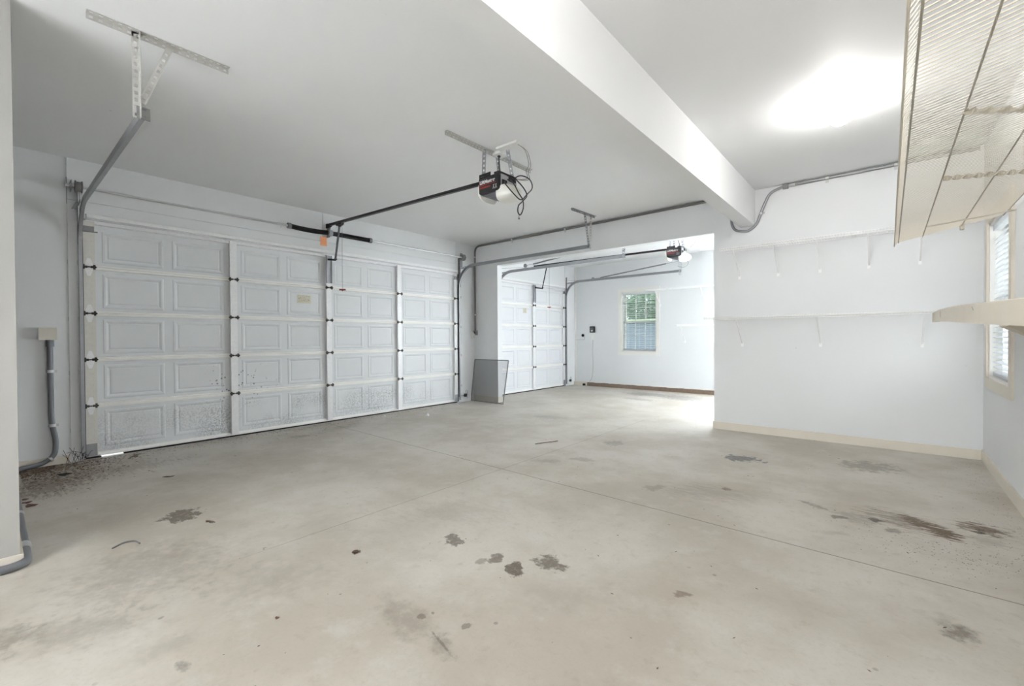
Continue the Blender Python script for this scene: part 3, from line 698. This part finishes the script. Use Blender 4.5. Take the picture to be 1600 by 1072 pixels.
    MB().box(tx-.07, tx+.07, yc-.022, yc+.022, tz-.03, tz+.008).box(tx-.02, tx+.02, yc-.012, yc+.012, tz-.055, tz-.03).box(tx+.03, tx+.075, yc-.008, yc+.008, tz-.045, tz-.036).build('trolley', M['black'], r, bevel=.003)
    MB().bar((tx-.01, yc, tz-.045), (.215, yc, 2.235), .006, .026, up=(0, 1, 0)).bar((tx-.01, yc, tz-.045), (.26, yc, 2.42), .024, .006).bar((.225, yc, 2.222), (.0, yc, 2.258), .006, .024).cyl((.222, yc-.015, 2.235), (.222, yc+.015, 2.235), .012, 10).build('door_arm', M['black_metal'], r)
    cd = MB().tube([(tx+.055, yc, tz-.045), (tx+.052, yc, 1.815)], .0022, 6).build('release_cord', M['red'] if False else M['galv_dark'], r)
    MB().bar((tx+.052-.028, yc-.03, 1.81), (tx+.052+.028, yc+.03, 1.81), .016, .018).box(tx+.045, tx+.059, yc-.007, yc+.007, 1.79, 1.805).build('release_handle', M['red'], cd, bevel=.004)
    # power lead and bell wires
    if doorarm:
        pc = MB().tube(spline([(3.14, yc+.06, 2.845), (3.15, yc+.05, 2.74), (3.20, yc+.02, 2.66), (3.31, yc-.02, 2.61), (3.40, yc-.02, 2.56), (3.455, yc+.03, 2.48), (3.46, yc+.07, 2.42), (3.45, yc+.02, 2.36), (3.45, yc-.035, 2.31), (3.45, yc-.045, 2.255), (3.45, yc-.01, 2.235), (3.45, yc+.03, 2.30), (3.455, yc+.02, 2.37), (3.45, yc-.03, 2.42), (3.40, yc-.05, 2.52), (3.32, yc-.03, 2.57)], 7), .0055, 7).build('power_lead', M['black'], r, smooth=True)
        MB().tube(spline([(3.32, yc+.03, 2.58), (3.36, yc+.10, 2.63), (3.42, yc+.16, 2.60), (3.46, yc+.15, 2.51), (3.46, yc+.07, 2.43), (3.45, yc-.0, 2.37), (3.44, yc-.08, 2.40), (3.36, yc-.10, 2.50), (3.32, yc-.07, 2.54)], 7), .0052, 7).build('power_lead', M['black'], r, smooth=True)
        MB().cyl((3.14, yc+.06, 2.845), (3.14, yc+.06, H-.028), .015, 12).build('plug', M['black'], pc)
        for q in (0, .03):
            MB().tube(spline([(3.42, yc-.0, H-.02), (3.38, yc+.15+q, 2.87), (3.32, yc+.28+q, 2.80), (3.32, yc+.24+q, 2.72), (3.33, yc+.25+q, 2.66), (3.34, yc+.16+q, 2.615), (3.32, yc+.05, 2.60)], 7), .0026, 5).build('bell_wire', M['emt_dull'], r, smooth=True)
        MB().tube([(3.45, yc-.03, 2.24), (3.45, yc-.03, 2.205)], .0022, 5).cyl((3.45, yc-.03, 2.205), (3.45, yc-.03, 2.192), .007, 8).build('aerial_wire', M['grey_plastic'], r)
    else:
        pc = MB().tube(spline([(X(3.20), yc+.02, H-.03), (X(3.22), yc+.03, 2.76), (X(3.19), yc+.04, Z(2.63))], 7), .006, 7).build('power_lead', M['black'], r, smooth=True)
        MB().tube(spline([(X(3.42), yc+.1, H-.01), (X(3.46), yc+.12, 2.80), (X(3.38), yc+.10, Z(2.62))], 7), .003, 6).build('bell_wire', M['emt_dull'], r)
        MB().tube(spline([(X(3.36), yc, Z(2.40)), (X(3.38), yc, Z(2.33)), (X(3.30), yc, Z(2.28)), (X(3.20), yc, Z(2.31))], 7), .0035, 6).build('aerial_wire', M['galv_dark'], r)
    return r
opener(0, -2.85, 0, 'black opener with tangled cords hanging over the centre of the wide bay', True)
opener(-.075, 1.86, .075, 'black opener with a round white lens in the further bay', False)
cp = MB().box(3.09, 3.20, -2.84, -2.73, H-.028, H).build('ceiling_outlet', M['plate']); tag(cp, 'white ceiling outlet above the tangled black cords', 'electrical outlet')
cp = MB().box(3.20, 3.44, -2.90, -2.82, H-.018, H).cyl((3.40, -2.86, H-.022), (3.40, -2.86, H-.017), .006, 8).build('wire_cover', M['plate']); tag(cp, 'long white wire cover on the ceiling beside the outlet', 'cable cover')

# ------------------------------------------------------------------ conduits and boxes
def conduit(name, pts, r, m, label, straps, sm, rad=.1, parts=()):
    o = MB().tube(rounded(pts, rad, 8), r, 14).build(name, m, smooth=True); tag(o, label, 'conduit')
    for (a, b, w) in straps:
        a = Vector(a); b = Vector(b); d = (b-a).normalized()
        s = MB().cyl(a, b, r*1.28, 14)
        if w: s.bar(a.lerp(b, .5), a.lerp(b, .5)+Vector(w), (b-a).length, .003, up=d.cross(Vector(w)))
        s.build('pipe_strap', sm, o)
    return o
c = conduit('corner_conduit', [(.048, -.026, 1.30), (.048, -.026, 2.856), (4.24, -.026, 2.856)], .0165, M['emt_dull'], 'grey conduit running up the far corner and along the ceiling line', [((.048, -.026, 1.58), (.048, -.026, 1.605), (.04, 0, 0)), ((.048, -.026, 2.65), (.048, -.026, 2.67), None), ((.95, -.026, 2.856), (.975, -.026, 2.856), (0, 0, -.05)), ((2.04, -.026, 2.856), (2.065, -.026, 2.856), (0, 0, -.05))], M['silver'], .13)
c = conduit('ceiling_conduit', [(4.45, -.022, 2.86), (4.46, -.022, 2.52), (4.50, -.028, 2.435), (4.64, -.03, 2.40), (4.735, -.024, 2.47), (4.80, -.02, 2.66), (4.87, -.02, 2.82), (5.0, -.02, 2.855)], .015, M['emt'], 'pale flexible conduit looping under the end of the dropped beam', [((4.775, -.022, 2.585), (4.782, -.021, 2.605), (.04, 0, 0))], M['silver'], .07)
c = conduit('wall_conduit', [(5.03, -.022, 2.858), (6.56, -.022, 2.858)], .0165, M['emt'], 'straight steel conduit along the ceiling line right of the beam', [((5.40, -.022, 2.858), (5.43, -.022, 2.858), (0, 0, -.05)), ((5.965, -.022, 2.858), (5.99, -.022, 2.858), (0, 0, -.05)), ((5.06, -.022, 2.858), (5.12, -.022, 2.858), None)], M['silver'])
MB().box(5.0, 5.055, -.045, 0, 2.83, 2.882).build('coupling_box', M['galv_dark'], c)
c = conduit('riser_conduit', [(.03, -5.535, 1.15), (.03, -5.535, .42), (.03, -5.505, .22), (.035, -5.515, .09), (.05, -5.60, .03), (.08, -5.76, .022), (.2, -5.785, .022), (.8, -5.788, .022), (2.40, -5.788, .022), (2.56, -5.79, .022), (2.60, -5.84, .022), (2.585, -6.0, .022), (2.58, -8.2, .022)], .0205, M['pipe'], 'dark grey plastic conduit dropping from the box and running round the pier on the floor', [((.03, -5.535, .86), (.03, -5.535, .885), (0, .045, 0)), ((.03, -5.53, .36), (.03, -5.53, .385), (0, .045, 0)), ((.036, -5.535, .07), (.04, -5.55, .06), (0, .04, 0)), ((1.6, -5.788, .022), (1.64, -5.788, .022), None), ((2.28, -5.788, .022), (2.36, -5.788, .022), None)], M['silver'], .07)
MB().cyl((.03, -5.535, 1.10), (.03, -5.535, 1.17), .028, 16).build('conduit_adapter', M['pipe'], c)
bx = MB().box(0, .055, -5.605, -5.492, 1.165, 1.272).build('junction_box', M['box_cream'], bevel=.003); tag(bx, 'cream electrical box on the left wall above the dark riser pipe', 'junction box')
MB().box(.055, .060, -5.608, -5.489, 1.162, 1.275).cyl((.060, -5.50, 1.262), (.062, -5.50, 1.262), .004, 8).cyl((.060, -5.597, 1.175), (.062, -5.597, 1.175), .004, 8).build('box_cover', M['box_cream'], bx)
bx = MB().box(.02, .085, -.05, 0, 1.215, 1.30).build('outlet_box', M['galv_dark']); tag(bx, 'grey outlet box with a tilted white cover at the foot of the corner conduit', 'outlet box')
mb = MB(); c0 = Vector((.030, -.085, 1.225)); e = .058
mb.add([c0+Vector(q) for q in ((0, 0, e*1.25), (e, .01, 0), (0, 0, -e*1.25), (-e, -.01, 0), (0, -.004, e*1.25), (e, .006, 0), (0, -.004, -e*1.25), (-e, -.014, 0))], [(0, 1, 2, 3), (7, 6, 5, 4), (0, 4, 5, 1), (1, 5, 6, 2), (2, 6, 7, 3), (3, 7, 4, 0)])
mb.build('box_cover', M['plate'], bx); MB().cyl((.055, -.052, 1.255), (.055, -.064, 1.255), .017, 12).build('receptacle', M['black'], bx)
# safety sensors at the foot of the tracks
def sensor(x, y, z, s, label):
    r = MB().box(x-.02, x+.02, y-.022, y+.022, z-.028, z+.028).build('door_sensor', M['black'], bevel=.004); tag(r, label, 'door sensor')
    MB().cyl((x, y-s*.022, z), (x, y-s*.04, z), .012, 12).build('sensor_lens', M['black'], r)
    MB().bar((x, y, z-.0), (.012, y-s*.06, z), .02, .003).build('sensor_bracket', M['galv'], r)
    MB().tube(spline([(x, y+s*.01, z+.028), (x-.01, y+s*.02, z+.085), (x-.02, y+s*.07, z+.06), (x-.025, y+s*.06, z-.02), (.012, y+s*.10, z-.07)], 6), .002, 5).build('sensor_wire', M['black'], r)
sensor(.06, -.30, .125, 1, 'small black safety sensor by the right track of the wide door')
sensor(.06, 3.19, .125, 1, 'small black safety sensor by the window-wall track in the further bay')
# devices on the wall of the further bay
r = MB().box(.45, .585, YB-.05, YB, 1.275, 1.425).build('wall_control', M['black'], bevel=.012); tag(r, 'black rounded wall unit left of the small window', 'control unit')
MB().box(.475, .56, YB-.058, YB-.05, 1.30, 1.40).build('control_face', M['grey_plastic'], r, bevel=.006); MB().box(.50, .54, YB-.062, YB-.058, 1.305, 1.33).build('control_display', M['plate'], r)
r = MB().box(.475, .545, YB-.012, YB, 1.10, 1.215).build('outlet_plate', M['plate'], bevel=.002); tag(r, 'white outlet plate below the black wall unit', 'electrical outlet')
MB().tube(spline([(.52, YB-.012, 1.10), (.515, YB-.02, .8), (.525, YB-.02, .45), (.50, YB-.03, .2), (.45, YB-.06, .1)], 6), .0028, 5).build('hanging_cord', M['emt_dull'], r)
r = MB().cyl((.245, YB-.03, 1.212), (.245, YB, 1.212), .032, 16).build('round_button', M['black']); tag(r, 'small round black device left of the wall unit', 'wall button')
MB().tube(spline([(.255, YB-.02, 1.19), (.30, YB-.01, 1.16), (.27, YB-.008, 1.11), (.15, YB-.006, 1.105), (.02, YB-.006, 1.11)], 6), .003, 5).build('button_wire', M['galv_dark'], r)

# ------------------------------------------------------------------ ceiling light
g = MB().lathe((5.65, -1.83, H), [(.073, 0), (.075, -.006), (.070, -.014), (.060, -.022), (.058, -.034)], 32).build('globe_light', M['white_trim'], smooth=True)
tag(g, 'lit round white glass globe on the ceiling right of the beam', 'ceiling light')
def globe(x, y, parent, mt):
    n = 14; R = .082; zc = H-.034-.066
    pr = [(max(.002, R*sin(pi*(.18+.82*i/n))), R*cos(pi*(.18+.82*i/n))) for i in range(n+1)]
    return MB().lathe((x, y, zc), pr, 28).build('glass_globe', mt, parent, smooth=True)
globe(5.65, -1.83, g, M['g1'])
g = MB().lathe((5.25, -5.35, H), [(.073, 0), (.075, -.006), (.070, -.014), (.060, -.022), (.058, -.034)], 32).build('globe_light', M['white_trim'], smooth=True)  # out-of-view globe, added to brighten the beam, ceiling and shelf
tag(g, 'unseen lit globe added to brighten the room, on the ceiling between the beam and the overhead shelf', 'ceiling light'); globe(5.25, -5.35, g, M['g2'])

# ------------------------------------------------------------------ wire shelves
def wire_shelf(P, s0, s1, depth, rods, braces, label, m, drop=None, lip=.026, rodm=None, flare=.003, step=.0254, clips=True, category='wire shelf', rw=.0016, zdrop=.31):
    """P(s, d, z): s along the wall, d out from the wall, z above the shelf's rear rod"""
    drop = drop or (lambda d: 0.0)
    r = thing('wire_shelf', P((s0+s1)/2, 0, 0), label, category); rodm = rodm or m
    mb = MB(); n = int((s1-s0)/step)
    for i in range(n+1):
        s = s0+(s1-s0)*i/n
        for (a, b) in (((.005, 0), (depth, 0)), ((depth, 0), (depth+flare, -lip))):
            A = P(s, a[0], drop(a[0])+a[1]+.003); B = P(s, b[0], drop(min(b[0], depth))+b[1]+.003); mb.bar(A, B, rw*2, rw*2)
    mb.build('wire_deck', m, r)
    for d in rods:
        off = 0
        MB().tube([P(s0, d, drop(d)-.002), P(s1, d, drop(d)-.002)], .0032, 8).build('support_rod', rodm, r, smooth=True)
    MB().tube([P(s0, depth+flare+.001, drop(depth)-lip), P(s1, depth+flare+.001, drop(depth)-lip)], .0036, 8).build('front_rod', m, r, smooth=True)
    for bz in braces:
        if len(bz) == 1:
            s = bz[0]
            b = MB().bar(P(s, depth+.002, drop(depth)-lip), P(s, .004, -zdrop), .012, .007).build('shelf_brace', m, r)
            q = P(s, .003, -zdrop); MB().box(q[0]-.012, q[0]+.012, q[1]-.004, q[1]+.003, q[2]-.035, q[2]+.012).build('brace_foot', m, b)
        else:
            A, B, tw = bz; MB().bar(A, B, .016, .006, twist=tw, seg=60 if tw else 1).build('shelf_brace', m, r)
    return r
Pf = lambda z0: (lambda s, d, z: (s, -d, z0+z))
wire_shelf(Pf(2.19), 4.40, 6.56, .30, [0.008, .15, .30], [(4.545,), (4.952,), (5.35,), (5.768,), (6.158,)], 'white wire shelf high on the far wall, right of the beam end', M['wire'])
wire_shelf(Pf(1.378), 4.215, 6.56, .30, [0.008, .15, .30], [(4.573,), (5.354,), (6.175,)], 'white wire shelf across the middle of the far wall', M['wire'])
Pb = lambda z0: (lambda s, d, z: (s, YB-d, z0+z))
wire_shelf(Pb(2.165), 1.97, 3.40, .30, [0.008, .15, .30], [(2.165,), (3.09,)], 'white wire shelf crossing the top of the small window in the further bay', M['wire'])
wire_shelf(Pb(1.40), 2.63, 3.40, .30, [0.008, .15, .30], [(2.69,)], 'lower white wire shelf right of the small window in the further bay', M['wire'], zdrop=.33)
Pr = lambda s, d, z: (6.575-d, s, 2.033+z)
sh = wire_shelf(Pr, -7.6, -1.07, .595, [0.008, .228, .444, .590],
           [((6.131, -3.667, 1.945), (6.583, -3.687, 1.80), 0.1), ((6.131, -2.78, 1.945), (6.583, -2.743, 1.90), 0.1), ((6.131, -1.485, 1.945), (6.583, -1.372, 2.0), 0.1)],
           'deep cream wire shelf overhead on the right wall, sagging at its front', M['wire_cream'], drop=lambda d: -d*.205, rodm=M['rod_dark'], lip=.028, flare=.020)
for o in list(sh.children):
    if o.name.startswith('shelf_brace'): bpy.data.objects.remove(o)
for A, B, tw in (((6.131, -3.667, 1.940), (6.583, -3.30, 1.95), 30), ((6.131, -2.78, 1.940), (6.583, -2.743, 1.90), 38), ((6.131, -1.485, 1.940), (6.583, -1.372, 2.0), 0)):
    MB().bar(A, B, .024, .008, twist=tw, seg=90 if tw else 1).build('shelf_brace', M['wire_cream'], sh)
MB().box(6.34, 6.365, -1.10, -1.06, 1.955, 2.005).box(6.335, 6.37, -1.12, -1.06, 1.995, 2.005).build('end_clip', M['board'], sh, bevel=.006)

# lower shelf: solid cream front board, bowed along its length
fs = thing('board_shelf', (6.4, -4.0, 1.15), 'cream board shelf on the right wall, its front edge bowed, crossing the window', 'shelf')
prof = [(-1.21, 1.325, 1.251), (-1.8, 1.322, 1.242), (-2.4, 1.308, 1.226), (-2.98, 1.291, 1.207), (-3.4, 1.273, 1.194), (-3.82, 1.257, 1.182), (-4.264, 1.240, 1.169), (-4.8, 1.225, 1.155), (-5.6, 1.205, 1.135), (-7.0, 1.20, 1.13)]
mb = MB(); n = 4
for (y, zt, zb) in prof: mb.v += [(6.180, y, zt-.003), (6.184, y, zt), (6.200, y, zt), (6.200, y, zb), (6.180, y, zb)]
for i in range(len(prof)-1):
    for j in range(5): mb.f.append((i*5+j, i*5+(j+1) % 5, (i+1)*5+(j+1) % 5, (i+1)*5+j))
mb.f.append((4, 3, 2, 1, 0)); mb.f.append(tuple(len(prof)*5-5+j for j in range(5)))
fb = mb.build('front_board', M['board'], fs)
mb = MB()
for (y, zt, zb) in prof: mb.v += [(6.2, y, zt-.006), (W-.003, y, zt-.006), (W-.003, y, zt-.024), (6.2, y, zt-.024)]
for i in range(len(prof)-1):
    for j in range(4): mb.f.append((i*4+j, i*4+(j+1) % 4, (i+1)*4+(j+1) % 4, (i+1)*4+j))
mb.f.append((3, 2, 1, 0)); mb.f.append(tuple(len(prof)*4-4+j for j in range(4)))
mb.build('shelf_board', M['board'], fs)
mk = MB().bar((6.1795, -3.36, 1.262), (6.1795, -3.40, 1.247), .004, .0006, up=(1, 0, 0)).bar((6.1795, -1.92, 1.303), (6.1795, -1.93, 1.265), .012, .0006, up=(1, 0, 0)).build('scuff_marks', M['galv_dark'], fb)
for A, B in (((6.2, -3.86, 1.185), (6.583, -2.50, 1.085)), ((6.2, -5.6, 1.14), (6.583, -5.0, 1.02))):
    MB().bar(A, B, .02, .022).build('shelf_bracket', M['board'], fs)

# ------------------------------------------------------------------ loose things
TWIG = [(2.66, -5.475, .004), (2.645, -5.455, .005), (2.625, -5.425, .006), (2.625, -5.40, .006), (2.645, -5.375, .005), (2.70, -5.365, .004)]
# insect screen leaning in the corner by the opening
p00 = Vector((.01, -.115, .003)); p10 = Vector((.80, -.112, .003)); p01 = Vector((.035, -.03, .762)); p11 = Vector((.865, -.032, .762))
sc = thing('window_screen', (.42, -.11, 0), 'grey insect screen in a thin metal frame leaning by the corner of the opening', 'window screen')
mb = MB()
for a, b in ((p00, p10), (p10, p11), (p11, p01), (p01, p00)): mb.bar(a, b, .016, .010, up=(0, 1, 0))
mb.build('screen_frame', M['galv_dark'], sc)
MB().add([p00, p10, p11, p01], [(0, 1, 2, 3)]).build('screen_mesh', M['screen'], sc)
# lumber along the wall of the further bay
lm = MB(); N = 40
for i in range(N+1):
    x = .40+(3.30-.40)*i/N; dz = .003*sin(i*1.3)+.002*sin(i*3.7); lm.v += [(x, YB-.052, .001), (x, YB-.090, .001), (x, YB-.090, .082+dz), (x, YB-.052, .084+dz)]
for i in range(N):
    for j in range(4): lm.f.append((i*4+j, i*4+(j+1) % 4, (i+1)*4+(j+1) % 4, (i+1)*4+j))
lm.f.append((3, 2, 1, 0)); lm.f.append((N*4, N*4+1, N*4+2, N*4+3))
tag(lm.build('lumber_board', M['lumber']), 'weathered brown plank on edge along the wall below the small window', 'board')
tag(MB().box(.28, .34, YB-.11, YB-.055, 0, .05).build('black_cap', M['rubber'], bevel=.012), 'small black lump on the floor left of the brown plank', 'cap')
def leaf(x, y, s, m, label, ang=0, name='dead_leaf', group=None, cat='leaf', k=1.35):
    mb = MB(); n = 9; a = []
    for i in range(n):
        t = 2*pi*i/n; rr = s*(1+.25*sin(3*t+x*9)); a.append((x+cos(ang)*rr*k*cos(t)-sin(ang)*rr*sin(t), y+sin(ang)*rr*k*cos(t)+cos(ang)*rr*sin(t), .004+.35*s*abs(sin(2*t+y*5))*.6))
    c = (x, y, .003); mb.v = a+[c]+[(p[0], p[1], p[2]-.002) for p in a]+[(x, y, .001)]
    for i in range(n):
        j = (i+1) % n; mb.f += [(i, j, n), (j+n+1, i+n+1, 2*n+1), (i, i+n+1, j+n+1, j)]
    return tag(mb.build(name, m), label, cat, group)
leaf(1.155, -5.745, .016, M['leaf_red'], 'smallest red-brown leaf beside the floor pipe, furthest of three', .3)
leaf(1.257, -5.738, .019, M['leaf_red'], 'red-brown leaf beside the floor pipe, middle of three', 1.2)
leaf(1.361, -5.725, .026, M['leaf_red'], 'largest brown leaf beside the floor pipe, nearest of three', .6)
leaf(.529, -5.494, .040, M['grime'], 'black dried lump on the floor below the left wall', .5, 'dried_lump', cat='debris')
leaf(3.735, -4.636, .014, M['leaf'], 'dark curled leaf alone in the middle of the concrete', .4)
leaf(2.645, -5.019, .013, M['leaf'], 'small dark leaf just right of the star-shaped stain', .2)
leaf(4.007, -5.15, .007, M['leaf_red'], 'tiny red-brown fleck on the front floor', .2)
leaf(1.305, -4.936, .018, M['leaf'], 'narrow dark leaf on the floor before the left door panel', .9, k=2.4)
tag(MB().tube(spline([(3.01, -2.09, .006), (3.05, -1.99, .007), (3.09, -1.90, .006), (3.12, -1.82, .006)], 5), .004, 6).build('twig', M['leaf']), 'thin dark twig lying near the joint in the floor', 'twig')
tag(MB().tube(spline(TWIG, 6), .0045, 6).build('curved_twig', M['galv_dark']), 'thin curved brown strand on the floor right of the pier', 'twig')
for i, (x, y, s, lb) in enumerate(((.674, -1.67, .022, 'upright white paper scrap on the floor before the wide door'), (.20, -2.10, .02, 'white scrap at the foot of the wide door'), (.10, -.55, .03, 'white scrap at the right end of the wide door sill'))):
    z = .05 if i == 0 else .02
    mb = MB().add([(x-s, y-s*.6, .001), (x+s, y-s*.3, .001), (x+s*.8, y+s, .001), (x-s*.7, y+s*.5, .001), (x, y, z), (x+s*.3, y+s*.4, z*.7)], [(0, 1, 4), (1, 2, 5), (1, 5, 4), (2, 3, 5), (3, 4, 5), (3, 0, 4), (0, 3, 2, 1)])
    tag(mb.build('paper_scrap', M['paper']), lb, 'paper scrap')
# litter drifted against the door and the left corner: crumbs nobody could count
lit = MB(); rnd = random.Random(4)
def crumb(x, y, s):
    a = rnd.uniform(0, pi); k = rnd.uniform(1.2, 3.5); h = s*rnd.uniform(.15, .4)
    pts = [(x+cos(a)*s*k, y+sin(a)*s*k), (x-sin(a)*s, y+cos(a)*s), (x-cos(a)*s*k, y-sin(a)*s*k), (x+sin(a)*s, y-cos(a)*s)]
    lit.add([(p[0], p[1], .0006) for p in pts]+[(x, y, h+.001)], [(0, 1, 4), (1, 2, 4), (2, 3, 4), (3, 0, 4), (3, 2, 1, 0)])
for i in range(1500):
    x = abs(rnd.gauss(0, .38))+.03; y = -5.74+abs(rnd.gauss(0, .22))+(.30 if rnd.random() < .25 else 0)
    if x < 1.8: crumb(x, y, rnd.uniform(.002, .007))
for i in range(420): crumb(abs(rnd.gauss(0, .14))+.03, rnd.uniform(-5.3, -1.0), rnd.uniform(.002, .006))
for i in range(160): crumb(abs(rnd.gauss(0, .45))+.03, rnd.uniform(-5.4, -1.0), rnd.uniform(.002, .006))
for i in range(200): crumb(W-.045-min(.5, abs(rnd.gauss(0, .12))), rnd.uniform(-2.8, -.04), rnd.uniform(.001, .0025))
for i in range(300): crumb(min(6.5, 6.15+rnd.gauss(0, .2)), -2.62+rnd.gauss(0, .16), rnd.uniform(.0008, .0025))
for i in range(240): crumb(rnd.uniform(1.5, 6.2), rnd.uniform(-5.4, 3.2), rnd.uniform(.001, .004))
tag(lit.build('floor_litter', M['leaf']), 'scattered dry leaf crumbs on the floor, thickest in the left corner', 'litter', kind='stuff')
# cobweb-like wire sprigs at the foot of the left track
sp = MB()
for i in range(14):
    x = .03+rnd.random()*.05; y = -5.45+rnd.random()*.14; z = .01
    sp.tube(spline([(x, y, z), (x+rnd.uniform(-.02, .04), y+rnd.uniform(-.05, .05), z+rnd.uniform(.02, .10)), (x+rnd.uniform(-.02, .05), y+rnd.uniform(-.08, .08), z+rnd.uniform(.0, .14))], 4), .0016, 4)
tag(sp.build('dry_grass', M['grime']), 'dark tangle of dry grass at the foot of the left track', 'dry grass', kind='stuff')

# ------------------------------------------------------------------ outside
struct(MB().box(-40, 50, YB+.2, 60, -.25, -.15).box(W+.2, 50, -30, YB+.2, -.25, -.15), 'lawn', M['lawn'])
struct(MB().box(-14, -.2, -12, YB+.2, -.12, -.012), 'driveway', M['drive'])
hs = thing('neighbour_house', (-1.0, 14, -.15), 'grey-blue sided building seen through the small window', 'building')
mb = MB().box(-6, 3.0, 14, 20, -.15, 1.85)
for i in range(14): mb.box(-6, 3.0, 13.98, 14.0, -.1+i*.14, -.1+i*.14+.012)
mb.build('siding_wall', M['siding'], hs); MB().prism([(13.8, 1.85), (20.2, 1.85), (17, 2.15)], 'x', -6.1, 3.1).build('roof', M['lawn'], hs)
def tree(x, y, h, rad, label, seed):
    rn = random.Random(seed); r = thing('leafy_tree', (x, y, -.15), label, 'tree')
    MB().tube([(x, y, -.15), (x+.1, y, h*.5), (x, y+.1, h*.8)], [.16, .12, .05], 8).build('trunk', M['bark'], r)
    mb = MB()
    for i in range(1500):
        u = rn.gauss(0, 1); v = rn.gauss(0, 1); w = rn.gauss(0, 1); L = math.sqrt(u*u+v*v+w*w); q = rad*rn.uniform(.55, 1.05)
        c = Vector((x+u/L*q, y+v/L*q, h*.72+w/L*q*.85)); a = Vector((rn.uniform(-1, 1), rn.uniform(-1, 1), rn.uniform(-1, 1))).normalized(); b = a.orthogonal().normalized(); s = rn.uniform(.08, .2)
        mb.add([c-a*s, c-b*s*.6, c+a*s, c+b*s*.6], [(0, 1, 2, 3)])
    mb.build('crown', M['foliage'], r)
tree(-4.3, 25, 4.4, 1.4, 'leafy tree left of centre beyond the small window', 1)
tree(.2, 26, 5.6, 2.1, 'tallest leafy tree beyond the middle of the small window', 2)
tree(-7.6, 25, 4.6, 1.6, 'leafy tree at the left of the view through the small window', 3)
tree(-12.2, 25, 5.0, 2.1, 'rounded tree furthest left beyond the small window', 5)
